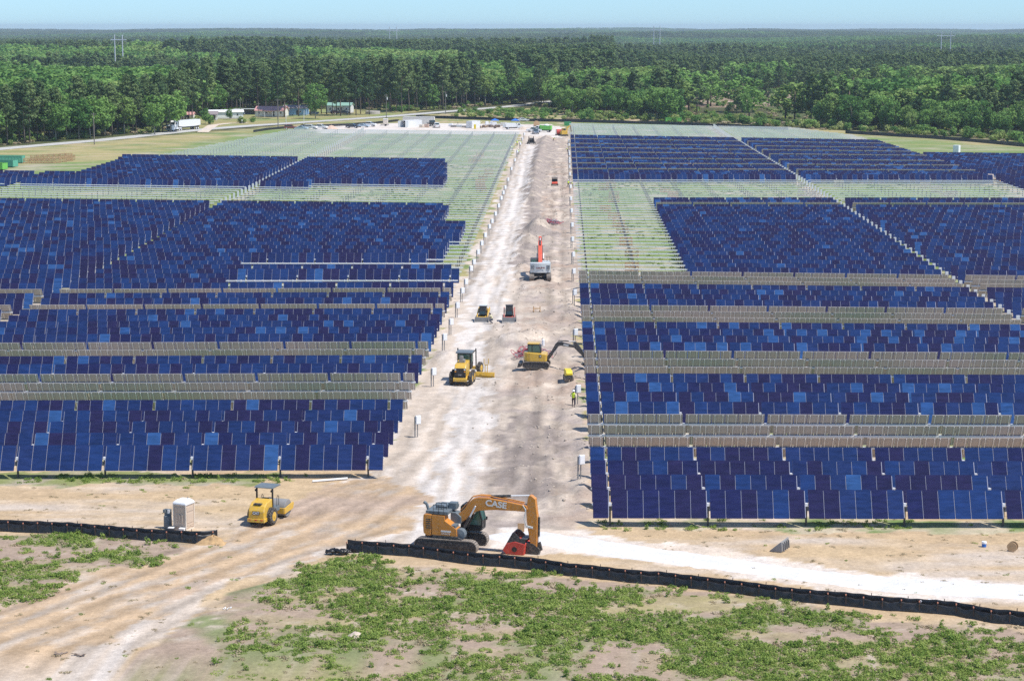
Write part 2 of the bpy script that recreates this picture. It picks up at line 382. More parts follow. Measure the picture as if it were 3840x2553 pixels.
# worn white running track, grey spoil windrow, damp grey rut
trk = inpoly(U, V0, [(1976,540),(2008,540),(1992,640),(1960,760),(1935,960),(1905,1100),(1870,1200),(1800,1280),(1840,1450),(1830,1560),(1800,1700),(1760,1880),(1560,1900),(1640,1700),(1700,1500),(1690,1300),(1760,1100),(1830,930),(1905,740),(1945,640)])
C = np.where(trk[..., None], lerp(WHITE*np.ones(C.shape), SAND, (nst-.5)*3), C)
spoil = inpoly(U, V0, [(2015,520),(2090,530),(2075,620),(2040,700),(2030,790),(2080,880),(2060,940),(1980,1010),(1935,1000),(1950,900),(1965,800),(1975,700),(1995,600)])
C = np.where(spoil[..., None], lerp(SPOIL*np.ones(C.shape), SAND*.8, (n1-.5)*4), C)
dmp = inpoly(U, V, [(1900,1560),(1960,1530),(2060,1560),(2090,1720),(2060,1900),(1960,1900),(1900,1880),(1850,1760)])
C = np.where(dmp[..., None], lerp(SPOIL*.85*np.ones(C.shape), SAND*.9, (nst-.45)*4), C)
lay = inpoly(U, V0, [(1150,478),(1250,470),(1500,462),(2060,466),(2120,480),(2110,520),(1960,505),(1200,500)])
dst = inpoly(U, V, [(1850,1975),(2060,1985),(2560,2050),(3100,2130),(3900,2180),(3900,2268),(3100,2205),(2560,2135),(2060,2065),(1850,2045)])
C = np.where(dst[..., None], lerp(SAND*1.1, WHITE*1.05, (n1-.4)*3), C)
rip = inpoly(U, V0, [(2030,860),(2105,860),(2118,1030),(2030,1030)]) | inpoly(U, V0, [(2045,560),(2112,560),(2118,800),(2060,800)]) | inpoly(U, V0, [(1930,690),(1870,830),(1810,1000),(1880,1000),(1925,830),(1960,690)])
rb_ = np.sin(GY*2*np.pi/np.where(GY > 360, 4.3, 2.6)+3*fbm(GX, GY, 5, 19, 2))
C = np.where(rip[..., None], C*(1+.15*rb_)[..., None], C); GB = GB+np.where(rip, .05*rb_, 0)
C = np.where(lay[..., None], lerp(WHITE*np.ones(C.shape), SAND*.9, (n2-.5)*3), C)
TRK = [[(-200,2500),(0,2425),(400,2285),(800,2120),(1100,2000),(1300,1900),(1480,1780),(1600,1640),(1680,1480)],[(-200,2440),(0,2375),(350,2240),(760,2080),(1080,1960),(1280,1880),(1420,1810)],[(-200,2560),(0,2490),(450,2330),(860,2160),(1180,2040),(1400,1940),(1580,1790),(1680,1640),(1740,1480),(1790,1330)],[(0,2310),(300,2215),(700,2060),(960,1970),(1200,1880),(1440,1790),(1560,1690),(1640,1520)],[(200,2553),(600,2330),(950,2170),(1250,2060),(1500,1990)],
       [(1660,1960),(1720,1750),(1760,1560),(1790,1440),(1830,1300)],[(1760,1960),(1800,1740),(1815,1580),(1820,1470),(1850,1350)],[(1900,1960),(1985,1740),(2000,1600),(1960,1480)],[(2000,1940),(2060,1760),(2070,1620),(2050,1480),(2060,1330)],[(1850,1290),(1900,1150),(1930,1000),(1960,860),(1980,700),(1990,560)],[(1800,1200),(1850,1020),(1900,850),(1945,690),(1975,560)],[(2080,1200),(2085,1050),(2090,900),(2092,760),(2094,600)],[(1820,1260),(1790,1330),(1770,1400)],[(1915,1250),(1900,1400),(1880,1500)]]
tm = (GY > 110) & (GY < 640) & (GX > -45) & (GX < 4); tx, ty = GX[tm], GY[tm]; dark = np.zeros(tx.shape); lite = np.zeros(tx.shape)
wob = (fbm(tx, ty, 6, 16, 2)-.5)*1.6
for q, tr in enumerate(TRK):
    ps = [P(*t) for t in tr]; d = np.full(tx.shape, 1e9); sgn_ = np.zeros(tx.shape)
    for a, b in zip(ps, ps[1:]):
        dx, dy = b.x-a.x, b.y-a.y; L2 = dx*dx+dy*dy; t = np.clip(((tx-a.x)*dx+(ty-a.y)*dy)/L2, 0, 1); dd = np.hypot(tx-a.x-t*dx, ty-a.y-t*dy)
        sd2 = np.sign((tx-a.x)*dy-(ty-a.y)*dx); u_ = dd < d; d = np.where(u_, dd, d); sgn_ = np.where(u_, sd2, sgn_)
    ds = d*sgn_+wob
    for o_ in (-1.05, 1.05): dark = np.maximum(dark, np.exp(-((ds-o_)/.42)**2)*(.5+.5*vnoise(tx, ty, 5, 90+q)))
    lite = np.maximum(lite, np.exp(-(ds/.55)**2)*vnoise(tx, ty, 7, 120+q))
BERM_SHADE = [P(*t) for t in [(1946,560),(1925,625),(1903,690),(1872,790),(1838,880),(1803,970),(1768,1060),(1740,1120)]]  # brown berm line, with its furrow's shade darkened into the soil colour
for a, b in zip(BERM_SHADE, BERM_SHADE[1:]):
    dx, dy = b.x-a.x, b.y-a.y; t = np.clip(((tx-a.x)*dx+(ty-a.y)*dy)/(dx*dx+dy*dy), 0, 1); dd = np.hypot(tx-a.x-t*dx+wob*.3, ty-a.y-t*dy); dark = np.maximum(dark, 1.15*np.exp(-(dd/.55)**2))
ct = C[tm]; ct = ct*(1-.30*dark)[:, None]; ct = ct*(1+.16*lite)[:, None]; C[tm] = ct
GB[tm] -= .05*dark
C = C*(.90+.20*n3)[..., None]
ny, nx = GX.shape
gv = np.stack([GX, GY, GZ0+GB], -1).reshape(-1, 3)
idx = np.arange(ny*nx).reshape(ny, nx)
gf = np.stack([idx[:-1,:-1], idx[:-1,1:], idx[1:,1:], idx[1:,:-1]], -1).reshape(-1, 4)
me = bpy.data.meshes.new('ground'); me.vertices.add(len(gv)); me.vertices.foreach_set('co', gv.ravel())
me.loops.add(gf.size); me.loops.foreach_set('vertex_index', gf.ravel().astype(np.int32))
me.polygons.add(len(gf)); me.polygons.foreach_set('loop_start', np.arange(0, gf.size, 4, dtype=np.int32))
me.polygons.foreach_set('use_smooth', np.ones(len(gf), bool)); me.update(calc_edges=True)
ca = me.color_attributes.new('soil', 'FLOAT_COLOR', 'POINT')
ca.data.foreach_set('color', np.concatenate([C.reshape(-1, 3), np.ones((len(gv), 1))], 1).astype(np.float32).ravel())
def soil_mat(name, attr=None, col=None, amp=.19):
    m = bpy.data.materials.new(name); m.use_nodes = True; t = m.node_tree; N = t.nodes; b = N['Principled BSDF']
    b.inputs['Roughness'].default_value = 1; b.inputs['Specular IOR Level'].default_value = .1
    if attr: a = N.new('ShaderNodeVertexColor'); a.layer_name = attr; base = a.outputs[0]
    else: a = N.new('ShaderNodeRGB'); a.outputs[0].default_value = (*col, 1); base = a.outputs[0]
    g = N.new('ShaderNodeNewGeometry'); prev = base; hs = []
    for s, am, d in ((.55, amp, 8), (3.1, amp*.8, 5), (11, amp*.7, 3)):
        z = N.new('ShaderNodeTexNoise'); z.inputs['Scale'].default_value = s; z.inputs['Detail'].default_value = d; z.inputs['Roughness'].default_value = .7
        t.links.new(g.outputs['Position'], z.inputs['Vector'])
        r = N.new('ShaderNodeMapRange'); r.inputs['From Min'].default_value = .3; r.inputs['From Max'].default_value = .7; r.inputs['To Min'].default_value = 1-am; r.inputs['To Max'].default_value = 1+am
        t.links.new(z.outputs['Fac'], r.inputs['Value'])
        x = N.new('ShaderNodeMix'); x.data_type = 'RGBA'; x.blend_type = 'MULTIPLY'; x.inputs['Factor'].default_value = 1
        t.links.new(prev, x.inputs['A']); t.links.new(r.outputs['Result'], x.inputs['B']); prev = x.outputs['Result']; hs.append(z.outputs['Fac'])
    t.links.new(prev, b.inputs['Base Color'])
    bp = N.new('ShaderNodeBump'); bp.inputs['Strength'].default_value = .55; bp.inputs['Distance'].default_value = .12
    t.links.new(hs[1], bp.inputs['Height']); t.links.new(bp.outputs[0], b.inputs['Normal'])
    return m
me.materials.append(soil_mat('site_soil', 'soil'))
tag(link('ground', me), kind='structure')

def strip_sheet(name, left, right, m, dz=.03, n=160, k=6, jit=.12, closed_z=True):
    """a sheet between two edge lines given as world points"""
    def res(pts, n):
        L = [0]
        for a, b in zip(pts, pts[1:]): L.append(L[-1]+(b-a).length)
        out = []
        for i in range(n+1):
            s = L[-1]*i/n; j = max(0, min(len(pts)-2, next((q for q in range(len(pts)-1) if L[q+1] >= s), len(pts)-2)))
            out.append(pts[j].lerp(pts[j+1], (s-L[j])/max(1e-6, L[j+1]-L[j])))
        return out
    a, b = res(left, n), res(right, n); vs = []
    for i in range(n+1):
        for j in range(k+1):
            p = a[i].lerp(b[i], j/k)
            if j in (0, k): p = p + Vector((0, (fbm(np.array([p.x]), np.array([p.y]), 1.1, 91)[0]-.5)*8*jit, 0))
            X, Y = p.x, p.y
            z = gz(X, Y) + (float(bump(np.array([X]), np.array([Y]))[0]) if 118 < Y < 740 else 0)
            vs.append((X, Y, z + dz - (.05 if j in (0, k) and dz < .05 else 0)))
    fs = [(i*(k+1)+j, i*(k+1)+j+1, (i+1)*(k+1)+j+1, (i+1)*(k+1)+j) for i in range(n) for j in range(k)]
    me = bpy.data.meshes.new(name); me.from_pydata(vs, [], fs); me.materials.append(m)
    bm = bmesh.new(); bm.from_mesh(me); bmesh.ops.recalc_face_normals(bm, faces=bm.faces); bm.faces.ensure_lookup_table()
    if bm.faces[0].normal.z < 0: bmesh.ops.reverse_faces(bm, faces=bm.faces)
    bm.to_mesh(me); bm.free(); me.polygons.foreach_set('use_smooth', [True]*len(me.polygons))
    return tag(link(name, me), kind='structure')
up = [(1800,2012),(1880,1996),(1960,1988),(2060,1996),(2300,2030),(2560,2066),(2780,2098),(3100,2143),(3400,2168),(3840,2192),(4300,2215)]
lo = [(1800,2016),(1880,2028),(1960,2036),(2060,2052),(2300,2088),(2560,2122),(2900,2162),(3150,2197),(3400,2226),(3840,2250),(4300,2272)]
strip_sheet('gravel_road', [P(*p) for p in up], [P(*p) for p in lo], soil_mat('white_gravel', None, (.66,.645,.63), .10), .042, 420, 8, .13)
ROADPX = [(-420,603),(0,559),(380,526),(700,492),(960,471),(1450,438),(1700,417),(1920,399),(2042,383),(2300,362),(2600,340)]
RC = [P(*p) for p in ROADPX]
def offs(pts, w):
    out = []
    for i, p in enumerate(pts):
        d = (pts[min(i+1, len(pts)-1)]-pts[max(i-1, 0)]); d.z = 0; d.normalize(); out.append(p+Vector((-d.y, d.x, 0))*w)
    return out
strip_sheet('road', offs(RC, 3.9), offs(RC, -3.9), soil_mat('worn_asphalt', None, (.47,.46,.44), .1), .06, 120, 4, .0)
lm = MB()
for w_ in (3.3, -3.3, .12, -.12):
    a, b = offs(RC, w_+.06), offs(RC, w_-.06)
    for i in range(len(a)-1): lm.add([a[i]+Vector((0,0,.075)), b[i]+Vector((0,0,.075)), b[i+1]+Vector((0,0,.075)), a[i+1]+Vector((0,0,.075))], [(0,1,2,3)])
tag(lm.build('road_marking', mat('road_paint', (.7,.66,.5), .8)), kind='structure')
for nm, pts, wd in (('dirt_path', [(2180,352),(2260,350),(2330,345),(2420,339),(2500,334),(2580,326),(2680,312)], 3.2), ('dirt_path', [(2540,379),(2700,382),(2900,388),(3100,392),(3350,388),(3700,395),(4200,405)], 2.6), ('driveway', [(760,497),(800,470),(860,463),(930,462)], 2.0)):
    c = [P(*p) for p in pts]
    strip_sheet(nm, offs(c, wd), offs(c, -wd), soil_mat(nm+'_soil', None, (.62,.52,.42), .15), .06, 60, 3, .1)
# ------------------------------------------------------------------ solar rows
def panel_mat(name, c):
    m = bpy.data.materials.new(name); m.use_nodes = True; t = m.node_tree; N = t.nodes; b = N['Principled BSDF']
    b.inputs['Roughness'].default_value = .14; b.inputs['Specular IOR Level'].default_value = .42
    tc = N.new('ShaderNodeNewGeometry'); mp = N.new('ShaderNodeMapping'); mp.inputs['Scale'].default_value = (.7, 3.2, 3.2)
    t.links.new(tc.outputs['Position'], mp.inputs['Vector'])
    z = N.new('ShaderNodeTexNoise'); z.inputs['Scale'].default_value = 1.3; z.inputs['Detail'].default_value = 3; t.links.new(mp.outputs[0], z.inputs['Vector'])
    r = N.new('ShaderNodeMapRange'); r.inputs['From Min'].default_value = .3; r.inputs['From Max'].default_value = .7; r.inputs['To Min'].default_value = .74; r.inputs['To Max'].default_value = 1.22
    t.links.new(z.outputs['Fac'], r.inputs['Value'])
    x = N.new('ShaderNodeMix'); x.data_type = 'RGBA'; x.blend_type = 'MULTIPLY'; x.inputs['Factor'].default_value = 1; x.inputs['A'].default_value = (*c, 1)
    t.links.new(r.outputs['Result'], x.inputs['B']); t.links.new(x.outputs['Result'], b.inputs['Base Color'])
    return m
PC = [(.017,.015,.056),(.019,.016,.060),(.014,.016,.068), (.013,.023,.088),(.012,.027,.100),(.015,.030,.108),(.013,.034,.124), (.023,.070,.205),(.028,.082,.225)]
PM = [panel_mat('panel_glass', tuple(q*1.08 for q in c)) for c in PC]
M['back'] = mat('panel_backsheet', (.46, .415, .385), .6, var=.12, scale=.9, dust=.2, dustcol=(.42, .35, .29))
M['rail'] = mat('aluminium_rail', (.27, .28, .35), .45, metal=.2, var=.05); M['backrail'] = mat('pale_back_rail', (.78, .76, .72), .5, var=.05)
W_, L_, PIT, GAP, ZT, TAU = 1.17, 2.34, 1.215, .25, 1.66, R(58)
FARM = PM + [M['back'], M['rail'], M['steel'], M['post'], M['white'], M['backrail']]
def module_mesh(k):
    b = MB(); b.box(-W_/2, W_/2, -L_/2, L_/2, .10, .135, 1)
    b.add([(-W_/2,-L_/2,.139),(W_/2,-L_/2,.139),(W_/2,L_/2,.139),(-W_/2,L_/2,.139)], [(0,1,2,3)], 0)
    return b.mesh('solar_module', [PM[k], M['back']], fix=False)
MODS = [module_mesh(k) for k in range(9)]
rb = MB()
for x in (-.33, .40): rb.box(x-.036, x+.036, -L_*.47, L_*.47, .04, .098)
RAIL = rb.mesh('back_rail', M['backrail'])
gb = MB(); gb.box(-.034, .034, -L_*.46, L_*.46, .05, .115)
GAPRAIL = gb.mesh('clamp_rail', M['rail'])
pb = MB(); pb.box(-.07, .07, -.09, -.075, -.3, ZT-.1, 0); pb.box(-.07, .07, .075, .09, -.3, ZT-.1, 0); pb.box(-.008, .008, -.075, .075, -.3, ZT-.1, 0)
pb.box(-.10, .10, -.11, .11, ZT-.12, ZT+.13, 1)
POST = pb.mesh('post', [M['post'], M['steel']])

def slots(first, groups):
    s, p, o = [], [], 0.0
    if first: s.append(PIT/2); p.append(PIT+GAP/2); o = PIT+GAP
    for g in range(groups):
        s += [o+PIT*(k+.5) for k in range(6)]; o += 6*PIT
        p.append(o+GAP/2); o += GAP
    return s, p
def pick(bright, wild):
    r = random.random()
    if r < bright: return random.choice((7, 8))
    if r < bright + wild: return random.choice((0, 1, 2))
    return random.choice((3, 4, 5, 6))
ORD = ['', 'first','second','third','fourth','fifth','sixth','seventh','eighth','ninth','tenth','eleventh','twelfth','thirteenth','fourteenth','fifteenth','sixteenth','seventeenth','eighteenth','nineteenth','twentieth']
TENS = {2:('twenty','twentieth'),3:('thirty','thirtieth'),4:('forty','fortieth')}
def ordn(n):
    if n <= 20: return ORD[n]
    t, u = divmod(n, 10)
    return TENS[t][1] if u == 0 else TENS[t][0]+'-'+ORD[u]
NT = 0
def tracker(sgn, X0, Y, first, groups, tilt, exists, present, label, group, cat, detail, bright=.06, wild=.38, drive=False):
    global NT
    sl_, po = slots(first, groups); z0 = gz(X0, Y); s = slope(X0+sgn*1.0, Y)
    keep = []
    for o in sl_:
        X = X0+sgn*o; x, y = proj(X, Y, gz(X, Y)+ZT)
        if -330 < x < 4170 and exists(x, y): keep.append((o, present(x, y)))
    if len(keep) < 2: return None
    o0, o1 = keep[0][0]-PIT*.55, keep[-1][0]+PIT*.7
    posts = [p for p in po if o0 <= p <= o1+.3]
    if sgn < 0 and groups == 7 and first and not drive: o1 += .75
    a, b_ = sorted((sgn*o0, sgn*o1)); rot = (0, -math.atan(s), 0)
    full = all(k[1] for k in keep)
    if detail:
        root = thing('solar_tracker' if cat != 'bare rack' else 'bare_rack', label, cat, (X0, Y, z0), 0, group); root.rotation_euler = rot
        tb = MB(); tw = .07 if full else .085; tb.box(a, b_, -tw, tw, ZT-tw, ZT+tw)
        for o, pr in keep:
            if not pr: tb.box(sgn*o-.04, sgn*o+.04, -.22, .22, ZT+.02, ZT+.11)
        tb.build('torque_tube', M['steel'], root)
        for p in posts: link('post', POST, root, (sgn*p, 0, 0))
        lastx = None
        for o, pr in keep:
            if not pr: continue
            mo = link('solar_module', MODS[pick(bright, wild)], root, (sgn*o, 0, ZT), (tilt, 0, 0))
            if tilt < 0: link('back_rail', RAIL, mo)
            else: link('clamp_rail', GAPRAIL, mo, (sgn*PIT/2, 0, 0))
        if drive:
            MB().box(-.22, .22, -.12, .12, 1.35, 2.45).box(-.03, .03, -.03, .03, .2, 1.35).build('drive_box', M['white'], root, loc=(sgn*(o1+.55), 0, 0))
        return root
    m = MB(); tw = .07 if full else (.085 if Y < 450 else .08); m.box(a, b_, -tw, tw, ZT-tw, ZT+tw, 11)
    for p in posts: m.box(sgn*p-.07, sgn*p+.07, -.08, .08, -.3, ZT-.07, 12)
    c, sn = math.cos(tilt), math.sin(tilt)
    def pt(x, y, z): return (x, y*c-z*sn, ZT+y*sn+z*c)
    for o, pr in keep:
        x = sgn*o
        if not pr:
            m.box(x-.04, x+.04, -.2, .2, ZT+.075, ZT+.12, 11); continue
        k = pick(bright, wild); w, l = W_/2, L_/2
        vs = [pt(q, r, z) for z in (.10, .139) for q, r in ((-w+x,-l),(w+x,-l),(w+x,l),(-w+x,l))]
        m.add(vs, [(4,5,6,7)], k); m.add(vs, [(3,2,1,0),(0,1,5,4),(1,2,6,5),(2,3,7,6),(3,0,4,7)], 9)
        xr = x+PIT/2
        if tilt < 0: xr = None
        if xr is not None: m.add([pt(xr-.034,-l*.92,.112),pt(xr+.034,-l*.92,.112),pt(xr+.034,l*.92,.112),pt(xr-.034,l*.92,.112)], [(0,1,2,3)], 10)
        if tilt < 0:
            m.add([pt(x+.3,-l*.9,.095),pt(x+.3,l*.9,.095),pt(x+.39,l*.9,.095),pt(x+.39,-l*.9,.095)], [(0,1,2,3)], 14)
    if drive: m.box(sgn*(o1+.55)-.22, sgn*(o1+.55)+.22, -.12, .12, 1.2, 2.4, 13)
    nm_ = 'solar_tracker' if cat != 'bare rack' else 'bare_rack'
    o = link(nm_, m.mesh(nm_, FARM, fix=False), None, (X0, Y, z0), rot)
    return tag(o, label, cat, group)
T = lambda x, y: True
def st(i, tab): return next(s for (a, b, s) in tab if a <= i <= b)
RT = [(0,3,'b'),(4,6,'g'),(7,10,'b'),(11,13,'g'),(14,17,'b'),(18,20,'g'),(21,24,'b'),(25,27,'g'),(28,48,'b'),(49,49,'g'),(50,51,'b'),(52,63,'n'),(64,98,'b'),(99,117,'n')]
LT = [(0,4,'b'),(5,7,'g'),(8,9,'b'),(10,11,'g'),(12,16,'b'),(17,17,'g'),(18,19,'b'),(20,20,'g'),(21,45,'b'),(46,54,'n'),(55,71,'b'),(72,102,'n')]
GREYR = {68, 72, 76, 81, 85, 89, 94}
BLKR = [(0,27,'front array'),(28,51,'middle array'),(52,63,'open rack strip'),(64,98,'rear array'),(99,117,'rear open racks')]
BLKL = [(0,27,'front array'),(28,45,'middle array'),(46,54,'open rack strip'),(55,71,'rear array'),(72,102,'far open racks')]
def lab(state, i, blk, side, sec):
    a, b, nm = next(q for q in blk if q[0] <= i <= q[1]); n = ordn(i-a+1)
    what = {'b': 'blue solar panel row', 'g': 'grey backed solar panel row', 'n': 'bare steel rack row'}[state]
    return f'{what}, {n} in the {nm} {side} of the road, {sec}'
for i in range(118):
    Y = 149.8+5.22*i; s_ = st(i, RT)
    if i in GREYR: s_ = 'g'
    tilt = -TAU if s_ == 'g' else TAU
    pres = (lambda x, y: False) if s_ == 'n' else T
    if 28 <= i <= 51: pres = lambda x, y: x > np.interp(y, [740,776,796,835,876,907,940,976,1030], [2436,2452,2466,2488,2510,2524,2545,2566,2580])
    ex = T if i < 99 else (lambda x, y: x < np.interp(y, [455,463,477,505,522], [2600,2740,2960,3185,3262]))
    cat = 'bare rack' if s_ == 'n' else 'solar panels'; g = ('bare racks' if s_ == 'n' else 'solar panel rows')+' right of the dirt road'
    br = .13 if s_ == 'b' and (i in (7,8,9,14,15,16,17,51,50,66,71,73,77,82,86)) else (.07 if 64 <= i else .035 if i < 28 else .02)
    tracker(1, 2.4, Y, True, 7, tilt, ex, pres, lab(s_, i, BLKR, 'right', 'inner section'), g, cat, i < 29, br, .42, drive=i > 12)
    tracker(1, 58.8, Y, False, 6, tilt, ex, (lambda x, y: False) if s_ == 'n' else T, lab(s_, i, BLKR, 'right', 'outer section'), g, cat, False, br, .5)
    if 52 <= i <= 84:
        s3 = 'n' if i < 58 or i == 66 else 'b'
        tracker(1, 105.6, Y, False, 7, TAU, T, (lambda x, y: False) if s3 == 'n' else T, lab(s3, i, BLKR, 'right', 'far section'), ('bare racks' if s3 == 'n' else 'solar panel rows')+' right of the dirt road', 'bare rack' if s3 == 'n' else 'solar panels', False, .12 if i > 72 else .01, .5)
CUTL = {22: 835, 23: 835, 24: 1722, 25: 1712, 26: 905, 27: 905, 28: 1590, 29: 1657, 30: 1664, 31: 1664, 32: 1676, 33: 1676, 34: 1722, 35: 1722, 36: 1738, 37: 1738, 38: 1738, 39: 1650, 40: 1650}
for i in range(103):
    Y = 166.1+5.22*i; s_ = st(i, LT); tilt = -TAU if s_ == 'g' else TAU
    cut = CUTL.get(i, 1675 if 41 <= i <= 45 else (1672 if i > 46 else 9999))
    if s_ == 'n': pres = lambda x, y: False
    elif i in (55, 56): pres = lambda x, y: x < 1165
    else: pres = lambda x, y, c=cut: x < c
    ex = T
    if 55 <= i <= 71: ex = lambda x, y: x > np.interp(y, [598,612,655,662], [462,425,305,-9999])
    if i >= 72: ex = lambda x, y: x > 515+(598-y)*5.1
    cat = 'bare rack' if s_ == 'n' else 'solar panels'; g = ('bare racks' if s_ == 'n' else 'solar panel rows')+' left of the dirt road'
    br = .07 if i in (12,13,14,25,27,28,41,42) else .04
    tracker(-1, -15.2, Y, True, 7, tilt, ex, pres, lab(s_, i, BLKL, 'left', 'inner section'), g, cat, i < 26, br, .33, drive=i >= 46)
    po_ = pres if i in (22,23,26,27) else ((lambda x, y: False) if s_ == 'n' else T)
    if i in (55, 56): po_ = lambda x, y: True
    tracker(-1, -71.6, Y, False, 7, tilt, ex, po_, lab(s_, i, BLKL, 'left', 'outer section'), g, cat, False, br, .33)
    tracker(-1, -126.6, Y, False, 7, tilt, ex, po_, lab(s_, i, BLKL, 'left', 'far section'), g, cat, False, br, .33)
# white combiner boxes on posts along both edges of the dirt road
cb = MB(); cb.box(-.05, .05, -.05, .05, -.3, 1.95, 1); cb.box(.22, .28, -.05, .05, -.3, 1.5, 1)
BP = cb.mesh('post', [M['white'], M['midgrey']])
def comb(x, y, label, flip=1):
    p = P(x, y, 1.75); p.z = ground_z(p.x, p.y)
    o = thing('combiner_box', label, 'electrical box', p, R(26), 'white electrical boxes along the dirt road')
    link('post', BP, o)
    MB().box(.0, .48, -.32, -.09, 1.28, 2.08).build('cabinet', M['whiteplast'], o, bevel=.02)
    MB().box(.04, .44, -.335, -.322, 1.33, 2.03).build('cabinet_door', M['whiteplast'], o)
    return o
LBX = [(1556,1570),(1708,1142),(1727,1087),(1741,1054),(1760,1005),(1771,980),(1787,942),(1801,910),(1814,880),(1830,848),(1840,828),(1853,800),(1865,770),(1875,741),(1883,721),(1890,701),(1901,672),(1914,632),(1927,599),(1937,567),(1948,538),(1956,520),(1963,502)]
RBX = [(2168,1735),(2158,1455),(2150,1250),(2148,1105),(2145,1011),(2144,950),(2141,893),(2140,846),(2138,792),(2136,746),(2135,700),(2133,657),(2132,625),(2132,608),(2132,594),(2132,581),(2131,566),(2130,545),(2130,526)]
LBX[1:1] = [(1617,1390),(1659,1275),(1684,1204)]
for k, (x, y) in enumerate(LBX): comb(x, y, f'white electrical box on a post left of the dirt road, {ordn(k+1)} from the viewer')
for k, (x, y) in enumerate(RBX): comb(x, y, f'white electrical box on a post right of the dirt road, {ordn(k+1)} from the viewer')
# ------------------------------------------------------------------ machines on the site
def at(x, y): p = P(x, y); p.z = ground_z(p.x, p.y); return p
def stadium(L, h, n=9, x0=0.0):
    r = h/2; a = L/2-r; pts = []
    for k in range(n+1):
        t = -math.pi/2+math.pi*k/n; pts.append((x0+a+r*math.cos(t), r+r*math.sin(t)))
    for k in range(n+1):
        t = math.pi/2+math.pi*k/n; pts.append((x0-a+r*math.cos(t), r+r*math.sin(t)))
    return pts
def crawler(root, L, h, wd, yc, x0=0.0, shoe=.17):
    sp = stadium(L, h, 9, x0)
    b = MB(); b.prism(sp, yc-wd*.32, yc+wd*.32, 0)
    ring = []                                            # shoes round the loop
    for i in range(len(sp)):
        a, c = Vector((sp[i][0], 0, sp[i][1])), Vector((sp[(i+1)%len(sp)][0], 0, sp[(i+1)%len(sp)][1]))
        n = max(1, round((c-a).length/shoe))
        for k in range(n): ring.append((a.lerp(c, (k+.5)/n), (c-a).normalized()))
    for p, d in ring:
        nrm = Vector((d.z, 0, -d.x)); q = p+nrm*.02
        vs = []
        for yy in (yc-wd/2, yc+wd/2):
            for s1, s2 in ((-1,-.03),(1,-.03),(1,.03),(-1,.03)): v = q+d*(s1*shoe*.42)+nrm*s2; vs.append((v.x, yy, v.z))
        b.add(vs, [(0,1,2,3),(7,6,5,4),(0,4,5,1),(1,5,6,2),(2,6,7,3),(3,7,4,0)], 1)
    t = b.build('track', [M['dark'], M['dusty']], root)
    f = MB(); f.prism(stadium(L*.80, h*.62, 6, x0), yc-wd*.36, yc+wd*.36)
    f.v = [(x, y, z+h*.19) for x, y, z in f.v]
    for k in range(6): f.lathe((x0-L*.33+k*L*.132, yc, h*.2), [(h*.16, -wd*.37), (h*.16, wd*.37)], 'Y', 10)
    f.build('track_frame', M['dark'], t)
    return t
def hydr(root, p, q, r, frac=.55, ys=(0,), name='cylinder', m='dark'):
    p, q = Vector((p[0], 0, p[1])), Vector((q[0], 0, q[1])); mid = p.lerp(q, frac)
    for y in ys:
        o = Vector((0, y, 0)); b = MB(); b.cyl(p+o, mid+o, r, n=10, m=0); b.cyl(mid+o, q+o, r*.6, n=8, m=1)
        b.build(name, [M[m], M['steel']], root)
# ---- large orange excavator
ex = thing('crawler_excavator', 'large orange crawler excavator with a red bucket, arm stretched over the black fence', 'excavator', at(1694, 2051), R(-15))
crawler(ex, 4.75, .95, .62, -1.3); crawler(ex, 4.75, .95, .62, 1.3)
MB().box(-1.0, 1.0, -1.0, 1.0, .45, .85).cyl((-.1,0,.8), (-.1,0,1.2), .75, n=20).build('undercarriage', M['dark'], ex, bevel=.03)
b = MB(); b.prism([(-1.05,1.25),(-1.05,2.75),(-.1,2.72),(-.07,2.36),(.82,1.78),(.86,1.25)], -1.45, -.55)
for k in range(2): b.box(-.5+k*.6, -.485+k*.6, -1.456, -1.45, 1.4, 2.0)
bd = b.build('engine_housing', M['orange'], ex, bevel=.05)
b = MB()
for k in range(5): b.box(-1.5, -1.12, -1.462, -1.452, 1.72+k*.16, 1.80+k*.16)
b.build('louvre', M['dark'], bd)
MB().prism([(-1.1,1.16),(-1.5,1.16),(-1.72,1.36),(-1.76,2.0),(-1.72,2.70),(-1.6,2.80),(-1.05,2.80)], -1.45, 1.45).build('counterweight', M['orange'], ex, bevel=.10)
MB().box(-1.0, .95, -1.47, 1.45, 1.02, 1.24).prism([(.3,1.24),(.84,1.24),(1.25,1.05),(1.25,.95),(.3,.95)], -1.5, -.6).build('deck_frame', M['dark'], ex, bevel=.02)
b = MB(); b.box(-1.55, .15, -1.35, 1.4, 2.78, 3.02); b.box(-1.05, -.2, -.4, .9, 3.0, 3.2); b.cyl((-1.5,-.9,3.0), (-1.62,-.9,3.42), .11, n=10); b.cyl((-1.62,-.9,3.42), (-1.85,-.9,3.55), .12, n=10)
b.box(-.15, .45, -.3, .3, 2.95, 3.45); b.box(0, .75, -1.4, -.6, 1.8, 2.05); b.prism([(.1,2.0),(.9,2.0),(.9,2.5),(.5,2.8),(.1,2.8)], -.55, .25)
b.lathe((1.0,-1.0,1.35), [(.1,-.3),(.42,-.25),(.42,.3),(.1,.35)], 'Y', 12)
b.build('engine_deck', M['grey'], ex, bevel=.02)
b = MB()
for y in (-1.4, -.7):
    for x in (-.95, -.55, -.15): b.cyl((x,y,2.8), (x,y,3.5), .018, n=5)
    b.beam((-.95,y,3.5), (-.15,y,3.5), .036, .036); b.beam((-.95,y,3.2), (-.15,y,3.2), .03, .03)
b.build('handrail', M['black'], ex)
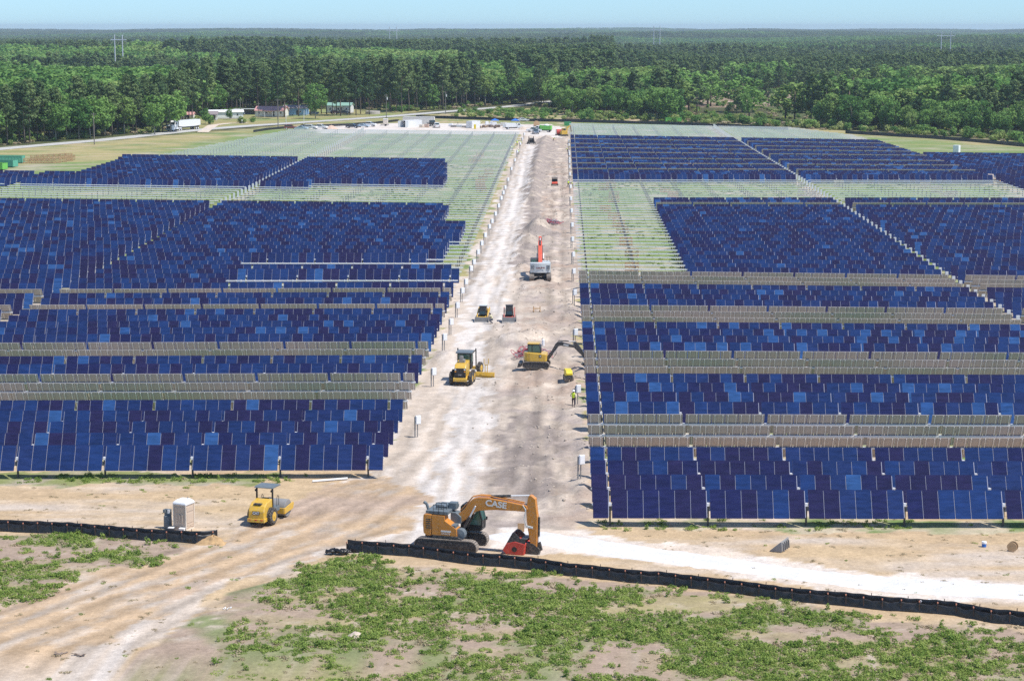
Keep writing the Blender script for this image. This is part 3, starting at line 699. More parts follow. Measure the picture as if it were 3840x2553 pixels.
cab = MB().prism([(.55,1.25),(.55,3.05),(.7,3.22),(1.75,3.22),(2.0,3.0),(2.25,2.1),(2.2,1.35),(2.0,1.25)], .42, 1.42).build('cab', M['black'], ex, bevel=.04)
b = MB(); b.prism([(1.22,2.0),(1.22,3.05),(1.72,3.05),(1.93,2.9),(2.14,2.1),(2.12,1.75),(1.3,1.75)], .40, 1.44); b.prism([(.66,2.1),(.66,3.05),(1.14,3.05),(1.14,2.1)], .40, 1.44)
b.add([(2.015,.5,2.97),(2.262,.5,2.1),(2.262,1.34,2.1),(2.015,1.34,2.97)], [(0,1,2,3)])
b.build('window', M['greenglass'], cab)
b = MB(); b.tube([(2.05,.45,3.1),(2.4,.35,2.9),(2.42,.35,1.7),(2.25,.4,1.6)], .022); b.lathe((2.62,.3,2.35), [(.03,-.05),(.13,-.04),(.13,.04),(.03,.05)], 'X', 10); b.beam((2.42,.35,2.2), (2.62,.3,2.35), .03, .03)
b.build('mirror', M['black'], ex)
boom = MB().prism([(.53,2.34),(.60,2.62),(1.1,3.07),(1.47,3.62),(1.8,3.9),(2.2,4.02),(2.8,4.05),(3.96,3.92),(5.1,3.76),(5.85,3.66),(5.95,3.4),(5.8,3.2),(4.88,3.2),(3.5,3.18),(2.25,3.04),(1.84,2.86),(1.47,2.45),(.87,2.05),(.57,2.02)], -.42, .22).build('boom', M['orange'], ex, bevel=.04)
lettering('CASE', .62, M['white'], boom, (3.55,-.425,3.60), (R(90), R(5), 0), bold=.018, xs=1.12)
b = MB()
for dy in (-.25, -.1, .05): b.tube([(.75,dy,2.9),(1.25,dy,3.45),(1.7,dy,4.0),(2.3,dy,4.16),(3.0,dy,4.16),(4.2,dy,4.0),(5.6,dy,3.8)], .035)
b.build('hose', M['orange'], boom)
hydr(ex, (1.1,1.6), (2.05,3.42), .11, .55, (-.62, .42), 'boom_cylinder')
hydr(ex, (3.1,4.1), (6.0,4.36), .105, .52, (-.1,), 'arm_cylinder', 'dark')
stk = MB().prism([(6.05,4.42),(6.2,4.40),(6.5,4.18),(6.56,3.6),(6.66,2.86),(6.62,.2),(6.45,.12),(6.25,.16),(5.95,1.78),(5.88,2.33),(5.80,3.28),(5.94,4.25)], -.33, .13).build('stick', M['orange'], ex, bevel=.035)
b = MB()
for k in range(3): b.tube([(5.6,-.45,3.7),(5.85,-.55,3.4-.08*k),(5.72,-.55,2.7),(5.9,-.5,2.2-.06*k),(6.35,-.42,2.1-.05*k)], .03)
b.build('hose', M['palegrey'], stk)
hydr(ex, (6.72,2.8), (6.68,.35), .10, .58, (-.1,), 'bucket_cylinder')
bk = MB(); bk.prism([(4.45,.85),(4.12,.30),(4.45,.0),(5.75,.0),(5.85,.85),(5.1,1.02)], -.75, .62)
bkt = bk.build('bucket', M['red'], ex, bevel=.05)
b = MB()
for y in (-.72, .56): b.prism([(4.42,.8),(4.95,1.62),(5.12,1.6),(5.55,1.2),(5.85,1.22),(5.85,.85),(5.1,1.02)], y, y+.05)
b.prism([(4.42,.82),(4.9,1.66),(4.98,1.64),(4.5,.82)], -.7, .56); b.box(5.5, 5.95, -.7, .56, 1.18, 1.24); b.prism([(5.8,.05),(6.1,.0),(6.75,.05),(6.85,.45),(6.3,.85),(5.85,.85)], -.35, .2)
b.beam((6.6,-.1,.9), (6.75,-.1,.3), .2, .5)
b.build('bucket_lip', M['dark'], bkt)
MB().lathe((5.05,-.76,.42), [(.2,-.02),(.2,.0)], 'Y', 10).build('hub', M['black'], bkt)
MB().box(-.35,.42,-1.462,-1.452,1.52,1.64).build('decal', M['white'], bd)
lettering('CX365E', .20, M['white'], bd, (.02,-1.458,1.40), (R(90),0,0))
# ---- roller
ro = thing('soil_roller', 'yellow single drum soil roller with a dark canopy on the dirt entrance', 'roller', at(1004, 1952), R(74)); ro.scale = (.92, .92, .92)
b = MB(); b.prism([(-2.1,.62),(-2.3,.68),(-2.28,1.35),(-2.05,1.72),(-1.6,1.98),(-.55,2.12),(-.5,.95),(-.9,.62)], -.72, .72)
hood = b.build('engine_hood', M['yellow'], ro, bevel=.08)
b = MB(); b.box(-2.05, -1.6, -.35, .35, 1.86, 1.93); b.M = None
b.box(-2.335, -2.3, -.32, .32, 1.05, 1.36)
b.build('grille', M['dark'], hood)
lettering('CAT', .30, M['white'], hood, (-2.345, .0, 1.2), (R(90), 0, R(-90)), bold=.012)
b = MB(); b.box(-2.4, -.2, -.78, .78, .42, .72); b.box(-.6, .9, -.35, .35, .5, .9)
b.build('chassis', M['yellow'], ro, bevel=.03)
b = MB()
for y in (-.55, 0, .55): b.box(-2.43, -2.40, y-.1, y+.1, .60, .68)
b.build('tail_lamp', M['red'], ro)
def tyre_wheel(root, x, y, r, wd, rim='yellow', name='wheel', lug=0, n=22, steer=0):
    b = MB(); b.lathe((0,0,0), [(r*.55,-wd*.45),(r*.86,-wd*.5),(r,-wd*.36),(r,wd*.36),(r*.86,wd*.5),(r*.55,wd*.45)], 'Y', n)
    if lug:
        for k in range(lug):
            a = 2*math.pi*k/lug
            for sy in (-1, 1):
                c = Vector((math.cos(a+sy*.05)*r, sy*wd*.22, math.sin(a+sy*.05)*r)); t = Vector((-math.sin(a), sy*.7, math.cos(a))).normalized()
                b.beam(c-t*wd*.22, c+t*wd*.22, r*.09, r*.07)
    w_ = b.build(name, M['rubber'], root, loc=(x, y, r), rot=(0,0,steer))
    rb_ = MB(); s = 1 if y > 0 else -1
    rb_.lathe((0,0,0), [(r*.2, -wd*.47),(r*.55,-wd*.47),(r*.55,wd*.47),(r*.2,wd*.47)], 'Y', 14)
    rb_.lathe((0,s*wd*.3,0), [(r*.18,-.04),(r*.18,s*wd*.25)], 'Y', 10)
    rb_.build('rim', M[rim], w_)
    return w_
for y in (-.86, .86): tyre_wheel(ro, -1.05, y, .72, .52, lug=22)
b = MB(); b.box(-.55, .75, -.8, .8, .85, 1.25); b.box(-.2, .35, -.35, .35, 1.25, 1.55); b.box(-.35, -.2, -.35, .35, 1.5, 2.1)
b.cyl((.55,0,1.2), (.45,0,1.85), .05, n=6); b.lathe((.42,0,1.9), [(.2,-.02),(.23,0),(.2,.02)], 'Z', 12)
b.build('operator_platform', M['grey'], ro, bevel=.02)
for y in (-.72, .72):
    b = MB(); b.beam((-.55,y,1.0), (-.5,y,3.0), .12, .12); b.tube([(.7,y,1.0),(.75,y,2.0),(.55,y,2.15),(.35,y,1.95),(.3,y,1.0)], .025)
    b.cyl((-.62,y-.1,2.75), (-.62,y+.1,2.75), .1, n=8)
    b.build('canopy_post', M['black'], ro)
MB().prism([(-.75,2.98),(-.75,3.05),(-.4,3.12),(.75,3.10),(.95,3.02),(.95,2.95)], -.85, .85).build('canopy_roof', M['grey'], ro, bevel=.03)
MB().lathe((1.95,0,.75), [(.72,-1.02),(.75,-1.0),(.75,1.0),(.72,1.02)], 'Y', 36).build('drum', M['midgrey'], ro, smooth=False)
b = MB()
for y in (-1.16, 1.08): b.prism([(1.0,.42),(1.0,.92),(2.75,1.12),(2.95,1.0),(2.75,.55)], y, y+.08)
b.box(.92, 1.05, -1.1, 1.1, .45, .95); b.box(2.78, 2.92, -1.1, 1.1, .62, 1.0)
b.build('drum_frame', M['yellow'], ro, bevel=.02)
# ---- motor grader seen from behind
gd = thing('motor_grader', 'yellow motor grader with dark cab seen from behind on the dirt road', 'grader', at(1734, 1438), R(84))
for y in (-1.05, 1.05):
    for x in (-.75, .75): tyre_wheel(gd, x, y, .68, .42, lug=20)
for y in (-1.02, 1.02): tyre_wheel(gd, 6.1, y, .66, .40, name='front_wheel', lug=18, steer=R(-12))
b = MB(); b.prism([(-1.55,1.0),(-1.55,1.85),(-1.2,2.25),(1.2,2.35),(1.2,1.0)], -.62, .62)
hd = b.build('engine_hood', M['yellow'], gd, bevel=.05)
b = MB(); b.box(-1.60, -1.55, -.62, .62, .82, 1.88); b.box(-1.66, -1.60, -.36, .36, 1.0, 1.35); gr_ = b.build('grille', M['black'], hd, bevel=.01)
for y in (-.5, .5):
    MB().box(-1.63, -1.60, y-.08, y+.08, 1.68, 1.82).build('headlight', M['lampwhite'], hd)
    MB().box(-1.63, -1.60, y-.08, y+.08, 1.46, 1.60).build('tail_lamp', M['lampamber'], hd)
lettering('CAT', .16, M['white'], gr_, (-1.665, 0, 1.18), (R(90), 0, R(-90)))
b = MB(); b.prism([(-1.7,.45),(-1.75,.8),(-1.2,.95),(1.0,.95),(1.0,.5)], -.75, .75); b.build('rear_frame', M['yellow'], gd, bevel=.05)
b = MB(); b.box(-.4, .3, -.3, .3, 2.3, 2.6); b.cyl((-.1,.1,2.5), (-.1,.1,3.0), .09, n=8); b.box(-.35,.15,-.1,.25,2.6,2.95); b.build('air_intake', M['midgrey'], gd)
cb_ = MB(); cb_.prism([(1.25,1.3),(1.2,3.05),(2.7,3.05),(3.0,2.2),(2.7,1.3)], -.75, .75); gc = cb_.build('cab', M['black'], gd, bevel=.03)
MB().prism([(1.05,3.05),(1.1,3.22),(2.7,3.22),(2.9,3.05)], -.9, .9).build('cab_roof', M['grey'], gc, bevel=.04)
b = MB(); b.box(1.17, 1.20, -.62, .62, 2.3, 2.95)
for y in (-.76, .76): b.box(1.4, 2.6, y-.005, y+.005, 2.0, 2.95)
b.build('window', M['greenglass'], gc)
b = MB(); b.tube([(2.8,0,1.9),(4.2,0,2.2),(5.4,0,1.9),(6.1,0,1.0)], .2, n=6); b.box(5.8,6.4,-.9,.9,.55,.85); b.build('front_frame', M['yellow'], gd)
b = MB()
for y in (-1.0, 1.0): b.cyl((3.4,y,.9), (3.2,y,3.3), .07, n=6); b.beam((3.2,y*.2,2.2), (3.2,y,3.2), .1, .1)
b.build('blade_lift_cylinder', M['dark'], gd)
b = MB(); b.M = Matrix.Rotation(R(-10), 4, 'Z'); 
b.prism([(3.3,.12),(3.1,.4),(3.2,.72),(3.3,.75),(3.22,.4),(3.4,.14)], -2.6, 1.95); b.build('blade', M['yellow'], gd)
b = MB()
for y in (-2.35, -2.1): b.tube([(2.6,y,.7),(2.6,y,1.6),(2.6,y+(.12 if y > -2.2 else -.12),1.75),(2.6,y+(.12 if y > -2.2 else -.12),2.3)], .045)
b.beam((2.6,-2.4,1.6), (2.6,-2.05,1.6), .08, .08); b.build('blade_rack', M['yellow'], gd)
# ---- two compact track loaders facing the viewer
def loader(label, loc, rz, mainm, armm, glassopen):
    o = thing('track_loader', label, 'track loader', loc, rz)
    for y in (-.72, .72): crawler(o, 2.1, .75, .38, y, 0, .14)
    b = MB(); b.prism([(-1.3,.35),(-1.35,1.5),(-.5,1.75),(-.4,.9),(.95,.7),(1.0,.35)], -.52, .52); b.build('body', M[mainm], o, bevel=.04)
    c = MB().prism([(-.5,.9),(-.6,2.05),(.35,2.1),(.55,1.6),(.75,.95)], -.46, .46).build('cab', M['black'], o, bevel=.03)
    b = MB(); b.add([(.37,-.36,2.0),(.76,-.36,1.05),(.76,.36,1.05),(.37,.36,2.0)], [(0,1,2,3)]); b.box(-.4,.3,-.466,.466,1.45,1.95); b.build('window', M['glass'], c)
    MB().box(-.65, .4, -.5, .5, 2.1, 2.16).build('cab_roof', M['palegrey' if armm == 'yellow' else 'black'], c, bevel=.02)
    for y in (-.68, .68):
        MB().prism([(-1.25,1.2),(-1.3,1.65),(-1.05,1.78),(.3,1.25),(.95,.75),(1.15,.35),(1.0,.3),(.75,.65),(.1,1.05)], y-.07, y+.07).build('lift_arm', M[armm], o, bevel=.02)
    MB().box(.95, 1.08, -.62, .62, .2, .62).build('coupler', M[mainm], o, bevel=.02)
    b = MB(); b.prism([(1.08,.05),(1.08,.72),(1.13,.72),(1.15,.16),(1.85,.05),(1.85,.02)], -.93, .93)
    for y in (-.93, .90): b.prism([(1.08,.05),(1.08,.72),(1.3,.62),(1.85,.06)], y, y+.03)
    bu = b.build('bucket', M['midgrey'], o)
    MB().box(1.80, 1.92, -.93, .93, .0, .035).build('cutting_edge', M['steel'], bu)
    return o
loader('yellow compact track loader with its bucket facing the viewer', at(1812, 1203), R(-96), 'yellow', 'yellow', 0)
loader('dull red compact track loader with an open cab, beside the yellow one', at(1910, 1207), R(-89), 'pinkred', 'pinkred', 1)
# ---- white and red excavator seen from behind
lb = thing('crawler_excavator', 'pale grey crawler excavator with a red boom, back turned to the viewer', 'excavator', at(2026, 1049), R(91))
for y in (-1.3, 1.3): crawler(lb, 4.6, .95, .7, y)
MB().box(-1, 1, -1, 1, .45, .8).cyl((0,0,.75), (0,0,1.2), .7, n=18).build('undercarriage', M['dark'], lb)
n = 9; arc = [(-1.9-.35*math.cos(math.pi*(k/n-.5)), -1.55+3.1*k/n) for k in range(n+1)]
b = MB(); vs = [(x, y, 1.15) for x, y in arc]+[(x-.04, y, 2.65) for x, y in arc]+[(-1.0, y, 2.65) for x, y in arc]+[(-1.0, y, 1.15) for x, y in arc]
q = n+1; b.add(vs, [(k, q+k, q+k+1, k+1) for k in range(n)]+[(q+k, 2*q+k, 2*q+k+1, q+k+1) for k in range(n)]+[(2*q+k, 3*q+k, 3*q+k+1, 2*q+k+1) for k in range(n)]+[(3*q+k, k, k+1, 3*q+k+1) for k in range(n)]+[(0,3*q,2*q,q),(n,q+n,2*q+n,3*q+n)])
cw = b.build('counterweight', M['palegrey'], lb, bevel=.06)
b = MB()
for k in range(4):
    for y in (-1.2, 1.2): b.box(-2.20, -2.0, y-.28, y+.28, 1.75+k*.17, 1.80+k*.17)
b.build('louvre', M['midgrey'], cw)
lettering('Link-Belt', .36, mat('dark_red_letters', (.16,.02,.03), .5), cw, (-2.32, 0, 1.92), (R(90), 0, R(-90)), bold=.012)
MB().box(-1.0, 1.3, -1.5, 1.5, 1.1, 2.0).box(-.95, .3, -1.45, -.3, 2.0, 2.75).build('upper_body', M['palegrey'], lb, bevel=.04)
c = MB().box(.0, 1.7, .45, 1.5, 1.3, 3.05).build('cab', M['dark'], lb, bevel=.05)
MB().box(-.006, .004, .6, 1.35, 2.2, 2.95).box(.2, 1.5, 1.495, 1.506, 2.1, 2.9).build('window', M['greenglass'], c)
b = MB()
for y in (-1.45, -1.0): b.tube([(-.6,y,2.7),(-.6,y,3.4),(.3,y,3.4),(.3,y,2.7)], .025)
b.build('handrail', M['black'], lb)
bo = MB().prism([(.3,1.9),(.2,2.4),(1.2,3.6),(3.0,4.7),(4.8,5.2),(5.9,5.1),(5.9,4.8),(4.8,4.6),(3.2,4.0),(1.9,3.0),(.9,1.9)], -.3, .3).build('boom', M['redorange'], lb, bevel=.04)
b = MB(); b.tube([(.5,.36,2.6),(1.5,.38,3.7),(3.2,.38,4.7)], .05); b.tube([(.5,-.36,2.6),(1.5,-.38,3.7),(3.2,-.38,4.7)], .05); b.build('hose', M['black'], bo)
hydr(lb, (1.1,1.6), (2.6,3.6), .12, .6, (-.5,.5), 'boom_cylinder'); hydr(lb, (3.0,4.8), (5.9,5.7), .11, .55, (0,), 'arm_cylinder')
MB().prism([(5.6,5.7),(5.95,5.85),(6.3,5.2),(7.2,2.4),(6.9,2.3),(5.9,4.6)], -.22, .22).build('stick', M['redorange'], lb, bevel=.03)
b = MB(); b.prism([(6.7,2.4),(7.3,2.3),(7.4,1.5),(6.9,1.0),(6.2,1.1),(6.6,1.6)], -.6, .6); b.build('bucket', M['dark'], lb, bevel=.03)
# ---- small yellow excavator
me_ = thing('mini_excavator', 'small yellow excavator with a dark grey arm reaching to the panels', 'excavator', at(2010, 1394), R(-4))
for y in (-.9, .9): crawler(me_, 2.95, .68, .45, y, .05, .14)
MB().box(-.6, .6, -.7, .7, .35, .7).build('undercarriage', M['dark'], me_)
MB().prism([(-1.55,.15),(-1.95,.05),(-2.0,.1),(-1.9,.55),(-1.55,.5)], -1.1, 1.1).build('dozer_blade', M['dark'], me_)
n = 8; ar = [(1.25,-.95),(1.15,-1.02)]+[(-1.25*math.sin(R(20+k*140/n)) - .15, -1.02*math.cos(R(0+k*180/n))) for k in range(n+1)]+[(1.15,1.02),(1.25,.95)]
b = MB(); q = len(ar); b.add([(x,y,.74) for x,y in ar]+[(x,y,1.72 if x < .9 else 1.55) for x,y in ar], [(k,(k+1)%q,q+(k+1)%q,q+k) for k in range(q)]+[tuple(range(q-1,-1,-1)),tuple(range(q,2*q))])
hb = b.build('body', M['yellow'], me_, bevel=.07)
MB().box(.42, .68, -1.045, -1.02, 1.22, 1.50).build('emblem', M['black'], hb)
b = MB(); b.tube([(.46,-1.05,1.34),(.54,-1.05,1.40),(.60,-1.05,1.36),(.65,-1.05,1.42)], .022); b.tube([(.50,-1.05,1.30),(.56,-1.05,1.36),(.62,-1.05,1.28)], .02); b.build('emblem_mark', M['white'], hb)
c = MB().prism([(-.9,1.5),(-.92,2.55),(.35,2.62),(.55,2.2),(.6,1.5)], -.5, .75).build('cab', M['black'], me_, bevel=.03)
b = MB(); b.prism([(-.35,1.72),(-.35,2.5),(.28,2.54),(.46,2.15),(.5,1.72)], -.505, .755); b.prism([(-.82,1.72),(-.83,2.48),(-.45,2.5),(-.45,1.72)], -.505, .755); b.build('window', M['greenglass'], c)
MB().box(-.95, .42, -.55, .8, 2.6, 2.68).build('cab_roof', M['yellow'], c, bevel=.02)
mb_ = MB().prism([(1.15,.8),(1.15,1.05),(1.75,1.85),(2.15,2.6),(2.4,2.82),(2.75,2.85),(4.3,2.45),(4.35,2.2),(2.75,2.42),(2.5,2.35),(1.6,1.15),(1.35,.8)], -.17, .17).build('boom', M['dark'], me_, bevel=.02)
lettering('DEERE', .2, M['white'], mb_, (3.35,-.172,2.50), (R(90),R(14),0), bold=.01)
hydr(me_, (1.35,.8), (2.4,2.2), .07, .5, (0,), 'boom_cylinder'); hydr(me_, (2.5,2.98), (4.4,2.9), .06, .6, (0,), 'arm_cylinder')
MB().prism([(4.2,2.85),(4.45,2.9),(5.0,2.2),(5.75,1.0),(5.6,.9),(4.7,1.75),(4.25,2.2)], -.14, .14).build('stick', M['dark'], me_, bevel=.02)
MB().prism([(5.5,1.0),(5.8,1.0),(5.85,.4),(5.4,.15),(5.0,.4),(5.35,.5)], -.3, .3).build('bucket', M['dark'], me_, bevel=.02)
b = MB(); b.tube([(1.6,-.2,1.2),(1.9,-.35,1.0),(2.3,-.3,1.6),(2.2,-.2,2.2)], .03); b.tube([(2.3,-.2,2.7),(2.6,-.2,3.05),(3.1,-.2,2.8)], .025); b.build('hose', M['black'], mb_)
# ---- trench roller
tr = thing('trench_roller', 'small lemon yellow trench roller beside the small excavator', 'trench roller', at(2131, 1436), R(-82))
b = MB(); b.prism([(-.9,.5),(-1.0,1.05),(-.7,1.25),(.55,1.2),(.85,.95),(.85,.7),(.6,.5)], -.36, .36); h_ = b.build('hood', M['lemon'], tr, bevel=.06)
MB().box(.85,.9,-.34,.34,.35,.72).build('grille', M['dark'], h_)
for x in (-.55, .55):
    for y in (-.36, .36):
        b = MB(); b.lathe((0,0,0), [(.24,-.06),(.27,-.05),(.27,.05),(.24,.06)] if 0 else [(.27,-.2),(.27,.2)], 'Y', 16)
        for k in range(10):
            a = 2*math.pi*k/10; b.box(math.cos(a)*.29-.03, math.cos(a)*.29+.03, -.18, .18, math.sin(a)*.29-.03, math.sin(a)*.29+.03)
        b.build('drum', M['dusty'], tr, loc=(x, y*.8, .31))
# ---- utility buggy far down the road
ub = thing('utility_buggy', 'orange utility buggy with a black cage on the dirt road', 'buggy', at(2080, 698), R(-90))
b = MB(); b.prism([(-1.3,.55),(-1.3,.95),(-.2,1.0),(-.1,.6),(.5,.6),(.6,1.0),(1.3,.85),(1.35,.5)], -.7, .7); b.build('body', M['redorange'], ub, bevel=.05)
b = MB()
for y in (-.65, .65): b.tube([(.65,y,.95),(.2,y,1.95),(-.9,y,1.95),(-1.0,y,.95)], .035)
b.box(-.95, .25, -.7, .7, 1.93, 2.02); b.box(-1.0,-.9,-.7,.7,.95,1.7); b.build('cage', M['black'], ub)
MB().box(-.7,-.3,-.6,.6,.7,1.2).build('seat', M['black'], ub)
MB().box(1.25,1.42,-.72,.72,.35,.6).build('bumper', M['black'], ub)
for x in (-.95, .95):
    for y in (-.68, .68): tyre_wheel(ub, x, y, .33, .26, 'dark', n=14)
# ---- portable toilet, hand wash stand and the small things by the black fence
pt_ = thing('portable_toilet', 'tan portable toilet with a white domed roof behind the black fence', 'portable toilet', at(691, 1984), R(-24))
b = MB(); b.box(-.55,.55,-.55,.55,.12,2.02); bx = b.build('walls', M['tan'], pt_)
b = MB()
for x in (-.55,.55):
    for y in (-.55,.55): b.box(x-.045,x+.045,y-.045,y+.045,.08,2.06)
b.box(-.58,.58,-.58,.58,.0,.12); b.build('corner_trim', M['tanlight'], pt_, bevel=.015)
b = MB()
for x in (-.25,0,.25): b.lathe((x,-.55,.62), [(.06,0),(.075,.06),(.075,.62),(.06,.68)], 'Z', 10)
b.box(-.42,.42,-.575,-.55,1.45,1.85); b.prism([(-.42,.22),(-.42,.30),(.0,.42),(.42,.30),(.42,.22),(.0,.34)], -.57, -.55)
b.M = Matrix.Rotation(R(90), 4, 'Z'); b.box(-.42,.42,-.575,-.55,1.5,1.85); b.box(-.42,.42,-.575,-.55,.6,1.35); b.prism([(-.42,.2),(-.42,.28),(.42,.52),(.42,.44)], -.57, -.55); b.prism([(-.42,.44),(-.42,.52),(.42,.28),(.42,.2)], -.57, -.55)
b.build('moulded_panel', M['tan'], bx, bevel=.02)
b = MB(); q = .62
b.lathe((0,0,2.02), [(.86,0),(.86,.12),(.78,.22),(.55,.36),(.3,.42)], 'Z', 4); b.M = Matrix.Rotation(R(45), 4, 'Z')
b.v = [tuple(b.M @ Vector(v)) for v in b.v]; b.M = None
rf = b.build('roof', M['whiteplast'], pt_, bevel=.04)
MB().cyl((.25,.2,2.3), (.25,.2,2.52), .04, n=8).build('vent_pipe', M['midgrey'], rf)
hw = thing('hand_wash_stand', 'grey hand wash stand left of the tan portable toilet', 'hand wash stand', at(630, 1980), R(-15))
MB().lathe((0,0,0), [(.30,0),(.32,.05),(.31,.95),(.28,1.0)], 'Z', 16).build('tank', M['grey'], hw)
b = MB(); b.box(-.26,.26,-.05,.2,1.0,1.5); b.box(-.3,-.12,-.2,.1,1.25,1.5); b.build('dispenser', M['grey'], hw, bevel=.02)
MB().box(.05,.22,-.12,-.04,1.2,1.48).build('towel_box', M['whiteplast'], hw)
for x, y, lb_ in ((642, 1992, 'small box with a white lid beside the hand wash stand'), (683, 1995, 'low white box at the foot of the tan portable toilet')):
    p = at(x, y); o = thing('cooler_box', lb_, 'box', p, R(-10)); MB().box(-.2,.2,-.15,.15,0,.26).build('box_body', M['navy'] if x < 660 else M['whiteplast'], o, bevel=.02); MB().box(-.22,.22,-.17,.17,.26,.33).build('lid', M['whiteplast'], o, bevel=.02)
# ---- small things
p = at(1954, 2032); o = thing('site_sign', 'small timber sign on a post behind the red bucket', 'sign', p, R(-5)); MB().box(-.05,.05,-.04,.04,-.2,1.4).build('post', M['wood'], o); MB().box(-.25,.25,-.07,-.04,.8,1.45).build('board', M['wood'], o)
p = at(2925, 2060); o = thing('loader_bucket', 'detached grey loader bucket lying by the white gravel road', 'bucket', p, R(-24))
b = MB(); b.prism([(-.55,.0),(-.5,.08),(.3,.78),(.38,.76),(.42,.1),(.36,.0)], -.85, .85)
b.build('shell', M['midgrey'], o, bevel=.02)
b = MB()
for y in (-.6,-.2,.2,.6): b.prism([(.38,.05),(.40,.72),(.5,.6),(.55,.05)], y-.03, y+.03)
b.build('rib', M['midgrey'], o)
p = at(3690, 2050); o = thing('bucket_pail', 'blue and white plastic pail on the straw right of the gravel road', 'pail', p)
MB().lathe((0,0,0), [(.15,0),(.16,.02),(.175,.26)], 'Z', 14).build('pail_body', M['blue'], o); MB().lathe((0,0,.26), [(.178,0),(.185,.03),(.185,.14),(.18,.16)], 'Z', 14).build('lid', M['whiteplast'], o)
p = at(3797, 2066); o = thing('cable_drum', 'small timber cable drum lying near the right edge', 'cable drum', p, R(-28))
for y in (-.22, .22): MB().lathe((0,y,.36), [(.36,-.025),(.36,.025)], 'Y', 20).build('flange', M['wood'], o)
MB().lathe((0,0,.36), [(.17,-.2),(.17,.2)], 'Y', 14).build('core', M['oldwood'], o)
a, c = at(1172, 1809), at(1303, 1799); MBp = MB(); MBp.cyl(a+Vector((0,0,.12)), c+Vector((0,0,.12)), .09, n=10); tag(MBp.build('pipe', M['whiteplast']), 'long white pipe lying on the dirt before the left front panels', 'pipe')
p = at(2013, 1172); o = thing('saw_horse', 'small yellow timber frame standing on the sandy heap', 'saw horse', p, R(15)); b = MB()
for x in (-.45,.45): b.box(x-.05,x+.05,-.4,.4,0,.1); b.box(x-.05,x+.05,-.05,.05,0,.75)
b.box(-.5,.5,-.06,.06,.35,.5); b.build('frame', M['wood'], o)
for i, (x, y) in enumerate(((226,2452),(302,2456),(853,2283))):
    p = at(x, y); b = MB()
    for k in range(6):
        a = random.random()*6.3; c = p+Vector((random.uniform(-.25,.25), random.uniform(-.2,.2), .02)); b.beam(c, c+Vector((math.cos(a)*.3, math.sin(a)*.3, random.uniform(0,.14)))*1.0 if i < 2 else c+Vector((math.cos(a)*.1, math.sin(a)*.1, .08)), .12 if i < 2 else .07, .03)
    tag(b.build('scrap', M['oldwood' if i < 2 else 'whiteplast']), ['dark scrap of wood on the dirt track, left one of a pair','dark scrap of wood on the dirt track, right one of a pair','small white scrap on the bare soil'][i], 'scrap')
def heap(name, x, y, rx, ry, h, m, label, cat, rough=.35):
    p = at(x, y); b = MB(); n_, k_ = 26, 9; vs = []
    for j in range(k_+1):
        r = j/k_
        for i in range(n_):
            a = 2*math.pi*i/n_; wv = 1+rough*(fbm(np.array([math.cos(a)*2+x]), np.array([math.sin(a)*2+j*.3]), 1, 3)[0]-.5)
            vs.append((math.cos(a)*rx*r*wv, math.sin(a)*ry*r*wv, h*math.cos(r*math.pi/2)**1.3*wv-.06*r))
    fs = [(j*n_+i, j*n_+(i+1)%n_, (j+1)*n_+(i+1)%n_, (j+1)*n_+i) for j in range(k_) for i in range(n_)]
    b.add(vs, fs); o = b.build(name, m, None, True, loc=p); return tag(o, label, cat)
heap('soil_heap', 800, 2034, 1.3, .9, .5, M['claydirt'], 'orange clay heap at the end of the left black fence', 'soil heap', 1.0)
heap('soil_heap', 1335, 2385, .75, .7, .3, M['sand'], 'small pale sand heap among the foreground weeds', 'soil heap')
# ---- cable heaps
def cables(x, y, label, r, n_, seed):
    random.seed(seed); p = at(x, y); o = thing('cable_heap', label, 'cable heap', p)
    for nm, m, cnt, rr in (('red_cable', 'cable', n_, .035), ('grey_cable', 'cablegrey', n_//2, .03)):
        b = MB()
        for k in range(cnt):
            c = Vector((random.gauss(0, r*.45), random.gauss(0, r*.4), 0)); a0 = random.random()*6.3; R_ = random.uniform(.4, .95)*r*.55; tl = random.uniform(.15, 1.3)
            b.tube([c+Vector((math.cos(a0+t*.45)*R_, math.sin(a0+t*.45)*R_, .06+abs(math.sin(t*.5+k))*tl*.75*(1.1-c.length/(r*2)))) for t in range(13)], rr, 4)
        b.build(nm, M[m], o)
    return o
cables(1985, 1340, 'tangled heap of red and grey cable behind the small yellow excavator', 1.9, 34, 3)
cables(2061, 842, 'tangled heap of red cable beside the grey spoil mound', 1.9, 30, 4)
p = at(2037, 1303); tag(MB().cyl((0,0,0),(0,0,.75),.17,n=12).cyl((0,0,.75),(0,0,.85),.17,.08,n=12).build('gas_bottle', M['whiteplast'], loc=p), 'white cylinder standing behind the red cable heap', 'canister')
